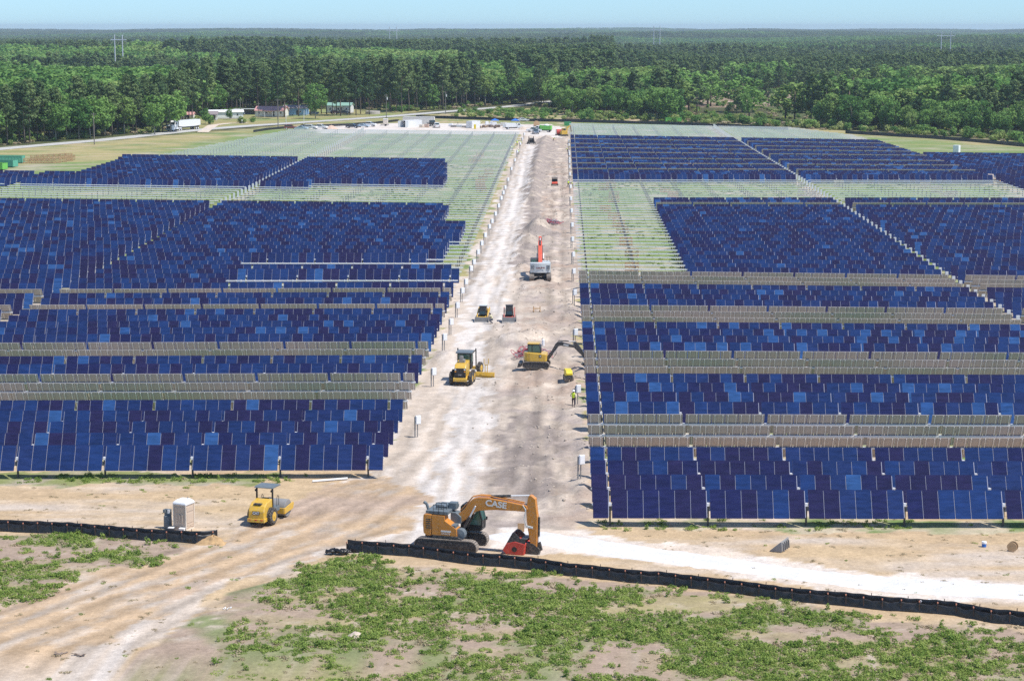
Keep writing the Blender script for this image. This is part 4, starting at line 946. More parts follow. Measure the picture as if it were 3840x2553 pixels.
# ------------------------------------------------------------------ black silt fences
def res_line(pts, step):
    L = [0]
    for a, b in zip(pts, pts[1:]): L.append(L[-1]+(b-a).length)
    out = []; s = 0
    while s <= L[-1]:
        j = next((q for q in range(len(pts)-1) if L[q+1] >= s), len(pts)-2)
        out.append(pts[j].lerp(pts[j+1], (s-L[j])/max(1e-6, L[j+1]-L[j]))); s += step
    return out
def silt_fence(label, px, double, h=.62, step=.2, post=6, far=False):
    random.seed(len(px)*7+int(px[0][1]))
    line = res_line([P(*p) for p in px], step); mid = line[len(line)//2].copy()
    o = thing('silt_fence', label, 'silt fence', mid)
    for row in range(2 if double else 1):
        b = MB(); vs = []; n = len(line); K = 6; off = row*.75
        hh = h*(1.18 if row else 1.0)
        for i, p in enumerate(line):
            g = ground_z(p.x, p.y+off) if not far else gz(p.x, p.y)
            ph = (i % post)/post*2*math.pi; sag = (1-math.cos(ph))*.5
            hs = hh*(1-.10*sag*(.4+1.2*random.random() if not row else .4)) + .03*(vnoise(np.array([i*.23]), np.array([row*3.]), 1, 4)[0]-.5)
            for k in range(K+1):
                t = k/K; belly = math.sin(t*math.pi)*.10*sag*(1+.8*(vnoise(np.array([i*.35]), np.array([t*3.]), 1, 7)[0]-.5)) + (.16*(1-t)**3)
                vs.append((p.x-mid.x, p.y-mid.y+off-belly*(1 if not row else .6), g-mid.z-.05+t*(hs+.05)))
        b.add(vs, [(i*(K+1)+k, (i+1)*(K+1)+k, (i+1)*(K+1)+k+1, i*(K+1)+k+1) for i in range(n-1) for k in range(K)])
        f = link('fabric', b.mesh('fabric', M['fabric'], True), o)
        sd_ = f.modifiers.new('s', 'SOLIDIFY'); sd_.thickness = .012
        if far: continue
        cnt = 0
        for i in range(post//2 if row else 0, n, post*(2 if row else 1)):
            if cnt >= 60: break
            p = line[i]; x, y = proj(p.x, p.y, 0)
            if not -120 < x < 3960: continue
            cnt += 1
            g = ground_z(p.x, p.y+off)-mid.z; top = hh+.10+random.uniform(-.03,.05); lean = random.uniform(-.05,.05)
            q = Vector((p.x-mid.x, p.y-mid.y+off-(.05 if not row else -.03), g))
            s_ = MB().beam((0,0,-.2), (lean,-.02 if not row else 0,top), .045, .045).build('stake', M['stake'], o, loc=q)
            if not row: MB().box(-.04,.04,-.04,.04,-.02,.07).build('cap', M['cap'], s_, loc=(lean,-.02,top))
    return o
FR = [(1300,2068),(1379,2074),(1545,2085),(1656,2100),(1765,2115),(1871,2123),(1988,2135),(2113,2155),(2235,2167),(2353,2182),(2479,2190),(2668,2214),(2789,2228),(2919,2246),(3051,2260),(3182,2272),(3314,2286),(3448,2294),(3579,2306),(3721,2333),(3789,2339),(4100,2378)]
FL = [(-300,1982),(0,1990),(102,1995),(265,2001),(369,2010),(536,2024),(646,2030),(740,2035),(818,2028)]
fr = silt_fence('double black silt fence running along the white gravel road to the right edge', FR, True)
fl = silt_fence('double black silt fence at the left edge, ending near the portable toilet', FL, True)
p = at(1262, 2078)-fr.location; b = MB(); random.seed(5)
for k in range(7):
    pts = [Vector((-.7+.28*j+random.uniform(-.15,.15), random.uniform(-.25,.25), .10+.22*abs(math.sin(j*1.3+k)))) for j in range(7)]
    b.tube(pts, [.05,.12,.15,.12,.14,.1,.05], 6)
b.build('torn_fabric', M['fabric'], fr, True, loc=p)
p = at(3495, 2282)-fr.location; b = MB()
for k in range(5): b.tube([Vector((-.8+.3*j, random.uniform(-.1,.1), .45+.15*math.sin(j*1.7+k))) for j in range(6)], [.03,.07,.09,.08,.07,.03], 5)
b.build('loose_plastic', M['whiteplast'], fr, True, loc=p)
silt_fence('long black silt fence before the brush at the far right', [(3170,501),(3330,511),(3500,521),(3660,534),(3840,551),(4100,576)], False, 1.25, 2.5, far=True)
silt_fence('black silt fence behind the laydown yard, running to the far racks', [(1560,443),(1700,447),(1800,450),(1950,455),(2100,458),(2300,463),(2500,468),(2760,478),(2960,489)], False, 1.25, 2.5, far=True)
silt_fence('short black silt fence left of the parked cars', [(950,497),(1010,488),(1075,482)], False, .9, 2.5, far=True)
silt_fence('black silt fence behind the parked cars', [(1165,478),(1290,472),(1400,466),(1500,455)], False, .9, 2.5, far=True)
# ------------------------------------------------------------------ people
def person_mesh(pose):
    J = dict(pel=(0,0,.95), wa=(0,0,1.10), ch=(0,0,1.30), nk=(0,0,1.47), hd=(.02,0,1.60), ht=(.02,0,1.72),
        ls=(0,.18,1.41), le=(.02,.27,1.14), lw=(.16,.22,.98), rs=(0,-.18,1.41), re=(-.02,-.27,1.14), rw=(.10,-.24,.93),
        lh=(0,.10,.90), lk=(.03,.12,.50), la=(-.02,.13,.09), lt=(.14,.14,.04), rh=(0,-.10,.90), rk=(.03,-.12,.50), ra=(-.02,-.13,.09), rt=(.14,-.14,.04))
    J.update(pose); J = {k: Vector(v) for k, v in J.items()}
    Rr = dict(pel=.13, wa=.125, ch=.145, nk=.06, hd=.09, ht=.085, ls=.07, le=.045, lw=.03, rs=.07, re=.045, rw=.03, lh=.095, lk=.062, la=.045, lt=.04, rh=.095, rk=.062, ra=.045, rt=.04)
    E = [('pel','wa','t'),('wa','ch','t'),('ch','nk','t'),('nk','hd','s'),('hd','ht','s'),('ch','ls','t'),('ls','le','t'),('le','lw','s'),('ch','rs','t'),('rs','re','t'),('re','rw','s'),
         ('pel','lh','l'),('lh','lk','l'),('lk','la','l'),('la','lt','b'),('pel','rh','l'),('rh','rk','l'),('rk','ra','l'),('ra','rt','b')]
    for s in 'lr':
        d = (J[s+'w']-J[s+'e']).normalized(); side = d.cross(Vector((0,0,1))); side = side.normalized() if side.length > .05 else Vector((0,1,0)); up = side.cross(d)
        J[s+'p'] = J[s+'w']+d*.075; Rr[s+'p'] = .028; E.append((s+'w', s+'p', 's'))
        for k, (o_, ln) in enumerate(((-.03,.075),(-.011,.085),(.010,.08),(.029,.062))):
            a, c = f'{s}f{k}', f'{s}g{k}'
            J[a] = J[s+'p']+side*o_+d*.035; J[c] = J[a]+d*ln*.55-up*ln*.5; Rr[a] = .009; Rr[c] = .007; E += [(s+'p', a, 's'), (a, c, 's')]
        J[s+'th'] = J[s+'w']+d*.05+side*(-.05); J[s+'ti'] = J[s+'th']+d*.04-up*.02; Rr[s+'th'] = .011; Rr[s+'ti'] = .009; E += [(s+'w', s+'th', 's'), (s+'th', s+'ti', 's')]
    names = list(J); me = bpy.data.meshes.new('person'); me.from_pydata([J[n] for n in names], [(names.index(a), names.index(b)) for a, b, _ in E], [])
    o = bpy.data.objects.new('tmp', me); COL.objects.link(o); o.modifiers.new('k', 'SKIN'); sb = o.modifiers.new('s', 'SUBSURF'); sb.levels = 1
    for i, n in enumerate(names):
        sv = me.skin_vertices[0].data[i]; r = Rr[n]; sv.radius = (r*1.25, r*.8) if n in ('ch','wa','pel') else (r, r); sv.use_root = (n == 'pel')
    dg = bpy.context.evaluated_depsgraph_get(); dg.update(); out = bpy.data.meshes.new_from_object(o.evaluated_get(dg)); bpy.data.objects.remove(o)
    mi = {'t': 0, 'l': 1, 's': 2, 'b': 3}
    for p in out.polygons:
        c = p.center; best = None
        for a, b, k in E:
            A, B = J[a], J[b]; d = B-A; t = max(0, min(1, (c-A).dot(d)/max(1e-6, d.length_squared))); ds = (c-A-d*t).length-Rr[a]*.4
            if best is None or ds < best[0]: best = (ds, k)
        p.material_index = mi[best[1]]
    out.polygons.foreach_set('use_smooth', [True]*len(out.polygons))
    return out, J
POSES = {'stand': {}, 'hip': dict(le=(-.05,.34,1.18), lw=(.08,.22,1.05), ra=(-.10,-.14,.09), rt=(.06,-.15,.04)),
 'bend': dict(wa=(.06,0,1.08), ch=(.22,0,1.24), nk=(.36,0,1.34), hd=(.45,0,1.42), ht=(.54,0,1.47), ls=(.26,.18,1.30), rs=(.26,-.18,1.30), le=(.42,.22,1.10), lw=(.60,.20,1.05), re=(.42,-.22,1.08), rw=(.58,-.18,.98), lk=(.14,.13,.52), la=(-.05,.14,.09), lt=(.11,.15,.04), rk=(-.05,-.13,.5), ra=(-.26,-.14,.10), rt=(-.12,-.15,.04)),
 'crouch': dict(pel=(-.05,0,.62), wa=(.03,0,.78), ch=(.14,0,.98), nk=(.22,0,1.14), hd=(.28,0,1.25), ht=(.32,0,1.36), ls=(.15,.18,1.08), rs=(.15,-.18,1.08), le=(.35,.22,.98), lw=(.58,.16,1.02), re=(.36,-.22,.92), rw=(.6,-.16,.95), lh=(-.03,.1,.60), lk=(.36,.14,.52), la=(.08,.14,.09), lt=(.24,.15,.04), rh=(-.03,-.1,.58), rk=(.30,-.14,.36), ra=(-.08,-.14,.12), rt=(.05,-.15,.04))}
PCACHE = {}
def person(label, loc, rz, pose, top='hivis', leg='trouser', hat='whiteplast', grp=None):
    if pose not in PCACHE: PCACHE[pose] = person_mesh(POSES[pose])
    me0, J = PCACHE[pose]; me = me0.copy()
    for m in (M['cream'], M[leg], M['skin'], M['boot']): me.materials.append(m)
    o = link('person', me, None, loc, (0, 0, rz)); tag(o, label, 'person', grp)
    bm = bmesh.new(); bm.from_mesh(me)
    bmesh.ops.delete(bm, geom=[f for f in bm.faces if f.material_index != 0 or abs(f.calc_center_median().y) > .20], context='FACES')
    bm.normal_update()
    for v in bm.verts: v.co += v.normal*.014
    vm = bpy.data.meshes.new('vest'); bm.to_mesh(vm); bm.free(); vm.polygons.foreach_set('material_index', [0]*len(vm.polygons)); vm.materials.append(M[top])
    link('vest', vm, o)
    c, d = J['hd'], (J['ht']-J['hd']).normalized()
    q = d.to_track_quat('Z', 'Y')
    hb = MB().lathe((0,0,.06), [(.145,0),(.14,.02),(.118,.03),(.112,.09),(.08,.135),(.03,.15)], 'Z', 14).mesh('hard_hat', M[hat], True)
    h = link('hard_hat', hb, o, c); h.rotation_mode = 'QUATERNION'; h.rotation_quaternion = q
    hm_ = MB().lathe((0,0,-.06), [(.05,0),(.096,.03),(.098,.12)], 'Z', 12).mesh('hair', M['boot'], True)
    hh = link('hair', hm_, o, c-d*.0-Vector((.02,0,0))); hh.rotation_mode = 'QUATERNION'; hh.rotation_quaternion = q; hh.scale = (.9,.95,.9)
    return o
person('worker in a yellow vest and white hard hat standing by the panels', at(2150, 1537), R(60), 'hip')
person('worker in a yellow vest crouching at the side of the yellow loader', at(1846, 1216), R(178), 'crouch', 'cream', 'jeans', 'maroon')
FP = [((1952,548),'bend',20,'worker in yellow beside the far left racks, nearer the road'),((1939,548),'stand',-60,'worker in yellow beside the far left racks, further from the road'),((1944,582),'stand',90,'worker in a yellow vest next to a white box left of the road'),((1921,566),'bend',150,'worker in green bending among the far left racks'),((2075,534),'bend',-20,'worker stooping on the grey ground beside the cable trailer'),((2128,572),'bend',190,'worker bending by the white boxes right of the road'),((2139,508),'stand',90,'worker standing at the corner of the far right racks'),((2149,706),'bend',200,'worker in bright green bending at the end of the right racks'),((2131,709),'stand',100,'worker in dark clothes by a white box right of the road'),((1717,468),'stand',10,'worker in yellow standing on the pile in the laydown yard'),((1800,472),'bend',10,'worker half hidden behind the timber drums')]
for (x, y), ps, a, lb_ in FP: person(lb_, at(x, y), R(a), ps, 'hivis', 'trouser' if x != 1939 else 'jeans')
# ------------------------------------------------------------------ vehicles
def car(kind, colour, label, x, y, rz, grp='cars and trucks parked in the yard'):
    nm = {'sedan': 'parked_car', 'suv': 'parked_car', 'pickup': 'pickup_truck'}[kind]
    o = thing(nm, label, 'car' if kind != 'pickup' else 'pickup truck', P(x, y), rz, grp)
    if kind == 'sedan': L, W, prof, cabn = 4.7, 1.8, [(-2.35,.35),(-2.35,.85),(-1.6,.98),(1.0,.98),(2.2,.78),(2.35,.6),(2.35,.35)], [(-1.75,.95),(-1.0,1.42),(.25,1.45),(1.2,.95)]
    elif kind == 'suv': L, W, prof, cabn = 4.8, 1.9, [(-2.4,.4),(-2.4,1.0),(-2.2,1.12),(1.1,1.12),(2.25,1.0),(2.4,.8),(2.4,.4)], [(-2.3,1.1),(-2.1,1.72),(.3,1.75),(1.15,1.1)]
    else: L, W, prof, cabn = 5.8, 2.0, [(-2.9,.5),(-2.9,1.15),(-.9,1.15),(-.9,1.18),(1.5,1.18),(2.75,1.08),(2.9,.9),(2.9,.5)], [(-.95,1.15),(-.85,1.85),(.9,1.88),(1.55,1.15)]
    bd_ = MB().prism(prof, -W/2, W/2).build('body', M[colour], o, bevel=.07)
    MB().prism(cabn, -W/2+.12, W/2-.12).build('cabin', M[colour], o, bevel=.05)
    g = MB(); cx = [p[0] for p in cabn]; x0, x1, zt = cabn[1][0]+.1, cabn[2][0]-.05, cabn[1][1]-.1; zb = cabn[0][1]+.06
    g.prism([(x0-.1,zb),(x0,zt),(x1,zt),(x1+.45,zb)], -W/2+.10, W/2-.10)
    a, c = cabn[2], cabn[3]; dx, dz = c[0]-a[0], c[1]-a[1]
    g.add([(a[0]+dx*.12+.02,-W/2+.2,a[1]+dz*.12+.02),(a[0]+dx*.9+.02,-W/2+.2,a[1]+dz*.9+.02),(a[0]+dx*.9+.02,W/2-.2,a[1]+dz*.9+.02),(a[0]+dx*.12+.02,W/2-.2,a[1]+dz*.12+.02)], [(0,1,2,3)])
    a, c = cabn[1], cabn[0]; dx, dz = c[0]-a[0], c[1]-a[1]
    g.add([(a[0]+dx*.15-.02,-W/2+.25,a[1]+dz*.15+.02),(a[0]+dx*.85-.02,-W/2+.25,a[1]+dz*.85+.02),(a[0]+dx*.85-.02,W/2-.25,a[1]+dz*.85+.02),(a[0]+dx*.15-.02,W/2-.25,a[1]+dz*.15+.02)], [(0,1,2,3)])
    g.build('window', M['glass'], o)
    if kind == 'pickup': MB().box(-2.8,-1.0,-W/2+.12,W/2-.12,1.14,1.165).build('cargo_bed', M['black'], o)
    r = .34 if kind == 'sedan' else .40
    for sx in (-L*.31, L*.31):
        for sy in (-W/2+.08, W/2-.08): tyre_wheel(o, sx, sy, r, .24, 'steel', n=14)
    for sy in (-W/2+.25, W/2-.25):
        MB().box(L/2-.02,L/2+.015,sy-.14,sy+.14,.68,.82).build('headlight', M['lampwhite'], o); MB().box(-L/2-.015,-L/2+.02,sy-.12,sy+.12,.72,.9).build('tail_lamp', M['red'], o)
    return o
car('suv','carred','dull red car at the left end of the parked cars',1090,486,R(5))
car('sedan','carblue','pale blue saloon car parked beside the dull red car',1132,487,R(-12))
car('sedan','maroon','dark maroon car half hidden behind the pale blue saloon',1142,482,R(-12))
car('suv','white','white estate car with a dark rear window between saloon and pickup',1166,485,R(-14))
car('pickup','white','white pickup truck next to the pink sand pile',1200,485,R(-16))
car('suv','navy','dark navy car right of the pink sand pile',1321,481,R(-8))
car('sedan','carblue','pale silver saloon behind the dark navy car',1362,478,R(-14))
car('pickup','white','white pickup truck right of the pale silver saloon',1383,475,R(-14))
car('pickup','white','white pickup truck seen from behind, right of the open container',1638,479,R(100))
car('suv','greyblue','slate blue car on the dirt at the head of the road',2008,503,R(-80))
car('pickup','white','white pickup truck behind the slate blue car at the head of the road',2003,496,R(172))
car('sedan','palegrey','silver car parked on the grass before the far brush',1962,456,R(8))
# white and green tipper, service truck, flat truck
def truck(label, x, y, rz, bodym, kind, sc_=1.0):
    o = thing('site_truck', label, 'truck', P(x, y), rz); o.scale = (sc_,)*3
    MB().prism([(1.2,.6),(1.2,2.3),(2.3,2.35),(2.6,1.6),(3.5,1.45),(3.6,.6)], -1.05, 1.05).build('cab', M['white' if kind != 'flat' else 'black'], o, bevel=.06)
    g = MB(); g.add([(2.34,-.85,2.25),(2.62,-.85,1.65),(2.62,.85,1.65),(2.34,.85,2.25)], [(0,1,2,3)])
    for y_ in (-1.06,1.06): g.box(1.5,2.25,y_-.005,y_+.005,1.65,2.2)
    g.build('window', M['glass'], o)
    b = MB()
    if kind == 'tip':
        for s in (-1.15,1.08): b.box(-3.2,1.0,s,s+.07,1.0,2.4)
        b.box(-3.2,-3.13,-1.15,1.15,1.0,2.4); b.box(.93,1.0,-1.15,1.15,1.0,2.6); b.box(-3.2,1.0,-1.15,1.15,.95,1.05)
        for k in range(5): b.box(-3.0+k*.9,-2.9+k*.9,-1.2,1.2,1.0,2.35)
    elif kind == 'box':
        b.box(-3.2,1.05,-1.15,1.15,.9,1.9); b.box(-3.0,.8,-1.15,-.75,1.9,2.4); b.box(-3.0,.8,.75,1.15,1.9,2.4)
    else: b.box(-3.6,1.0,-1.15,1.15,1.0,1.15)
    b.build('truck_bed', M[bodym], o, bevel=.02)
    MB().box(-3.2,3.3,-.45,.45,.5,.9).build('chassis', M['black'], o)
    for sx in (-2.2, 2.6):
        for sy in (-.95,.95): tyre_wheel(o, sx, sy, .46, .3, 'steel', n=14)
    return o
t = truck('white truck with a lime green tipper bed at the head of the road', 2036, 496, R(165), 'lime', 'tip')
MB().lathe((-1.4,0,2.3), [(1.0,0),(.9,.35),(.5,.6),(.1,.65)], 'Z', 12).build('load', M['whiteplast'], t, True)
truck('white service truck with side lockers in the laydown yard', 1926, 486, R(12), 'white', 'box')
truck('dark flatbed truck at the end of the long white container', 1617, 473, R(-75), 'dark', 'flat')
# beige burnt looking truck at the right racks
o = thing('site_truck', 'dusty beige off road truck by the far right panel rows', 'truck', P(3722, 690), R(165)); 
MB().prism([(-3.0,.6),(-3.0,1.3),(-.2,1.4),(-.1,2.3),(1.2,2.35),(1.5,1.5),(2.8,1.35),(2.9,.6)], -1.1, 1.1).build('body', M['sand'], o, bevel=.05)
MB().box(.05,1.1,-1.11,1.11,1.6,2.15).build('window', M['glass'], o)
for sx in (-1.9,1.9):
    for sy in (-1,1): tyre_wheel(o, sx, sy, .5, .32, 'dark', n=14)
b = MB()
for k in range(9):
    c = Vector((random.uniform(-1.2,1.2), random.uniform(-.7,.7), random.uniform(.2,1.2))); b.beam(c, c+Vector((random.uniform(-.9,.9), random.uniform(-.4,.4), random.uniform(-.5,.5))), .25, .18)
tag(b.build('packing_pile', M['wood'], loc=P(3738,694)), 'pale pile of packing boards right of the dusty beige truck', 'board pile')
tag(MB().box(-1,1,-.6,.6,0,2.6).build('equipment_cabinet', M['whiteplast'], loc=P(3587,576), rot=(0,0,R(-40)), bevel=.03), 'white equipment cabinet standing behind the far right panel block', 'cabinet')
tag(MB().box(-.6,.6,-.03,.03,.2,2.3).box(-.03,.03,-.1,-.03,-.2,2.2).build('spare_panel', M['whiteplast'], loc=P(3681,668), rot=(R(-6),0,0)), 'white board leaning at the end of the far right racks', 'board')
# highway tractor with tipping trailer
dv = (RC[1]-RC[2]); hd_ = math.atan2(dv.y, dv.x); pt = (P(709, 492)+P(709,486))*.5
tk = thing('semi_truck', 'white semi truck with a long grain trailer on the highway', 'truck', P(690, 489), hd_)
MB().prism([(5.6,1.0),(5.6,3.5),(6.1,3.75),(7.2,3.2),(7.45,2.35),(9.3,2.05),(9.5,1.7),(9.5,.55),(5.6,.7)], -1.2, 1.2).build('cab', M['white'], tk, bevel=.08)
g = MB(); g.add([(7.26,-1.0,3.1),(7.5,-1.0,2.42),(7.5,1.0,2.42),(7.26,1.0,3.1)], [(0,1,2,3)])
for y_ in (-1.21,1.21): g.box(6.3,7.1,y_-.006,y_+.006,2.35,3.1)
g.build('window', M['glass'], tk); MB().box(9.48,9.54,-.8,.8,.9,1.9).build('radiator_grille', M['dark'], tk); MB().box(9.4,9.75,-1.2,1.2,.45,.8).build('bumper', M['silver'], tk)
trl = MB().prism([(-9.0,1.6),(-9.0,3.5),(5.0,3.5),(5.0,1.6),(2.0,1.35),(-6,1.35)], -1.25, 1.25).build('trailer', M['white'], tk, bevel=.05)
MB().prism([(-9.0,3.5),(-8.6,3.68),(4.6,3.68),(5.0,3.5)], -1.1, 1.1).build('tarp', M['palegrey'], trl)
MB().box(-9,5.4,-.5,.5,.9,1.35).build('chassis', M['dark'], tk); MB().box(3.0,5.6,-1.1,1.1,.7,1.2).build('fuel_tank', M['steel'], tk)
for sx in (8.3, 4.6, 3.3, -6.3, -7.6):
    for sy in (-1.0,1.0): tyre_wheel(tk, sx, sy, .52, .32, 'white', n=14)
# ------------------------------------------------------------------ laydown yard
def container(label, x, y, L, rz, m, open_end=False, h=2.6):
    o = thing('shipping_container', label, 'container', P(x, y), rz, 'shipping containers in the yard'); b = MB()
    for s in (-1.22, 1.22):
        n = int(L/.28)
        for k in range(n): b.box(-L/2+k*.28, -L/2+k*.28+.16, s-.03, s+.03, .15, h-.1)
        b.box(-L/2,L/2,s-.015,s+.015,.12,h-.05)
    b.box(-L/2,L/2,-1.22,1.22,h-.06,h); b.box(-L/2,L/2,-1.2,1.2,.08,.16); b.box(L/2-.05,L/2,-1.22,1.22,.1,h)
    if not open_end: b.box(-L/2,-L/2+.05,-1.22,1.22,.1,h)
    w_ = b.build('walls', M[m], o)
    b = MB()
    for s in (-1.22,1.22):
        b.box(-L/2-.02,L/2+.02,s-.06,s+.06,0,.16); b.box(-L/2-.02,L/2+.02,s-.06,s+.06,h-.10,h+.01)
        for e in (-L/2,L/2): b.box(e-.06,e+.06,s-.06,s+.06,.16,h-.1)
    b.build('frame', M[m], o)
    for s in (-1,1):
        d = MB(); d.box(-.03,.03,0,1.18,.18,h-.12)
        for k in (.25,.85): d.cyl((-.06,k,.2),(-.06,k,h-.15),.025,n=6)
        do = d.build('door', M['palegrey' if open_end else m], o)
        do.location = (-L/2-.05, -1.2*s, 0); do.rotation_euler = (0,0,(R(0) if s > 0 else R(180)) if not open_end else (R(90)+R(25)*s if s < 0 else R(-115)))
    return o
container('long pale ribbed container standing at the back of the yard', 1571, 466, 12.2, R(-5), 'offwhite', h=2.9)
container('white container with its end doors open in the yard', 1543, 477, 8.5, R(48), 'white', True)
container('white container in the right half of the yard with a yellow case beside it', 1775, 480, 6.1, R(62), 'white')
tag(MB().box(-.4,.4,-.4,.4,0,1.7).build('yellow_case', M['lemon'], loc=P(1781,484), bevel=.05), 'yellow case beside the white container', 'case')
o = thing('water_tank', 'beige caged tank on a trailer behind the parked cars', 'tank', P(1446,473)); MB().box(-.9,.9,-.9,.9,.7,2.6).build('tank', M['tanlight'], o, bevel=.08); MB().box(-.95,.95,-.95,.95,2.6,2.75).build('lid', M['whiteplast'], o, bevel=.05); MB().box(-1.9,1.3,-.8,.8,.5,.7).build('trailer_bed', M['dark'], o)
for sy in (-.9,.9): tyre_wheel(o, 0, sy, .35, .22, 'dark', n=12)
heap('sand_pile', 1243, 485, 2.6, 2.2, 1.3, M['pink'], 'pink sand pile between the white pickup and the navy car', 'sand pile', .6)
heap('sand_pile', 1960, 487, 2.2, 2.0, 1.1, M['whiteplast'] if 0 else M['sand'], 'pale sand pile left of the head of the road', 'sand pile', .6)
for x, lb_ in ((1856,'blue canopy tent on the left in the yard'),(1932,'blue canopy tent behind the white service truck')):
    o = thing('canopy_tent', lb_, 'tent', P(x, 474)); MB().add([(-1.6,-1.6,2.2),(1.6,-1.6,2.2),(1.6,1.6,2.2),(-1.6,1.6,2.2),(0,0,3.0)], [(0,1,4),(1,2,4),(2,3,4),(3,0,4)]).build('canopy', M['blue'], o)
    for sx in (-1.5,1.5):
        for sy in (-1.5,1.5): MB().cyl((sx,sy,0),(sx,sy,2.2),.03,n=5).build('leg', M['silver'], o)
random.seed(21)
for k in range(9):
    p = P(1806+k*8+random.uniform(-2,2), 479+random.uniform(-1,5)); o = thing('timber_drum', f'empty timber cable drum, {ordn(k+1)} from the left in the row in the yard', 'cable drum', p, random.random()*3, 'timber drums in the yard')
    for y in (-.3,.3): MB().lathe((0,y,.55), [(.55,-.03),(.55,.03)], 'Y', 14).build('flange', M['oldwood'], o)
    MB().lathe((0,0,.55), [(.25,-.28),(.25,.28)], 'Y', 10).build('core', M['wood'], o)
PLAB = ['low grey stack of goods by the standing worker in the yard','pale stack of goods under the standing worker in the yard','low grey stack of goods left of the white container with the yellow case','small white stack at the left of the grey goods in the yard','white crate stack just right of the white container with the yellow case','white crate stack second right of the white container with the yellow case','wide white stack under the left blue tent','cream stack between the two blue tents','pale grey stack before the white service truck','pink stack at the foot of the long pale container','beige stack by the open white container','pale grey stack right of the left blue tent']
for k, (x, y, m, wx, h_) in enumerate(((1700,478,'midgrey',2.0,.7),(1722,478,'palegrey',2.2,.8),(1742,479,'midgrey',1.8,.6),(1690,474,'whiteplast',1.4,.9),(1826,470,'whiteplast',1.2,1.3),(1842,470,'whiteplast',1.2,1.2),(1856,471,'whiteplast',1.4,1.1),(1888,473,'offwhite',2.4,1.2),(1897,480,'palegrey',2.4,1.3),(1600,478,'pink',1.6,1.1),(1580,478,'tanlight',1.4,.9),(1868,478,'palegrey',1.6,.9))):
    o = thing('pallet_stack', PLAB[k], 'pallet', P(x, y), R(random.uniform(-15,15)), 'pallets of goods in the yard')
    MB().box(-wx/2,wx/2,-.6,.6,.14,.14+h_).build('goods', M[m], o, bevel=.04); b = MB()
    for q in (-.5,0,.5): b.box(-wx/2,wx/2,q-.06,q+.06,0,.14)
    b.build('pallet', M['wood'], o)
# cable trailers at the head of the road
o = thing('reel_trailer', 'large timber cable reel on a trailer standing on the white track', 'cable trailer', P(1992, 541), R(8))
for x in (-.75,.75): MB().lathe((x,0,1.35), [(1.25,-.05),(1.25,.05)], 'X', 24).build('flange', M['oldwood'], o)
MB().lathe((0,0,1.35), [(.7,-.7),(.7,.7)], 'X', 18).build('cable', M['black'], o); MB().box(-1.2,1.2,-1.6,1.6,.35,.55).box(-1.1,-.95,-.1,.1,.5,1.4).box(.95,1.1,-.1,.1,.5,1.4).build('trailer_frame', M['dark'], o)
for sx in (-1.3,1.3): w_ = tyre_wheel(o, 0, sx*.0, .4, .25, 'dark', n=12); w_.location = (sx,0,.4); w_.rotation_euler = (0,0,R(90))
o = thing('reel_trailer', 'timber cable reel on a trailer behind the white pickup at the head of the road', 'cable trailer', P(2012, 478), R(4))
MB().lathe((0,0,1.3), [(1.2,-.5),(1.2,-.42),(.7,-.4),(.7,.4),(1.2,.42),(1.2,.5)], 'Y', 20).build('reel', M['wood'], o); MB().box(-1.4,1.4,-.8,.8,.3,.5).build('trailer_frame', M['dark'], o)
o = thing('cable_trailer', 'trailer carrying a red cable drum at the head of the road', 'cable trailer', P(2096, 511), R(4))
MB().lathe((0,0,1.45), [(.95,-.8),(.95,.8)], 'X', 18).build('red_drum', M['red'], o); MB().box(-1.2,1.2,-1.2,1.2,.35,.6).box(-1.1,-.95,-.1,.1,.5,2.3).box(.95,1.1,-.1,.1,.5,2.3).box(-1.1,1.1,-.1,.1,2.2,2.35).build('trailer_frame', M['dark'], o)
for sx in (-1.15,1.15): w_ = tyre_wheel(o, 0, 0, .38, .25, 'dark', n=12); w_.location = (sx,0,.38); w_.rotation_euler = (0,0,R(90))
o = thing('backhoe', 'yellow digger with a raised brown arm beside the red cable drum', 'excavator', P(2114, 512), R(20))
MB().box(-1.1,1.1,-1.0,1.0,.7,2.0).build('body', M['yellow'], o, bevel=.06); MB().box(-.6,.5,-.7,.7,2.0,2.9).build('cab', M['yellow'], o, bevel=.05); MB().box(-.5,.52,-.72,.72,2.15,2.75).build('window', M['glass'], o)
crawler(o, 2.6, .7, .4, -.9); crawler(o, 2.6, .7, .4, .9)
MB().prism([(.8,1.6),(1.1,3.2),(2.3,3.9),(2.6,3.7),(1.5,2.9),(1.2,1.6)], -.15, .15).build('boom', M['yellow'], o); MB().prism([(2.2,3.9),(2.6,3.8),(3.1,1.0),(2.8,.9)], -.12, .12).build('stick', M['oldwood'], o); MB().prism([(2.6,1.0),(3.2,1.0),(3.1,.3),(2.5,.3)], -.3, .3).build('bucket', M['dark'], o)
tag(MB().box(-1.4,1.4,-.8,.8,0,1.5).build('green_bin', M['green'], loc=P(2129,472), bevel=.04), 'dark green bin at the corner of the far right racks', 'bin')
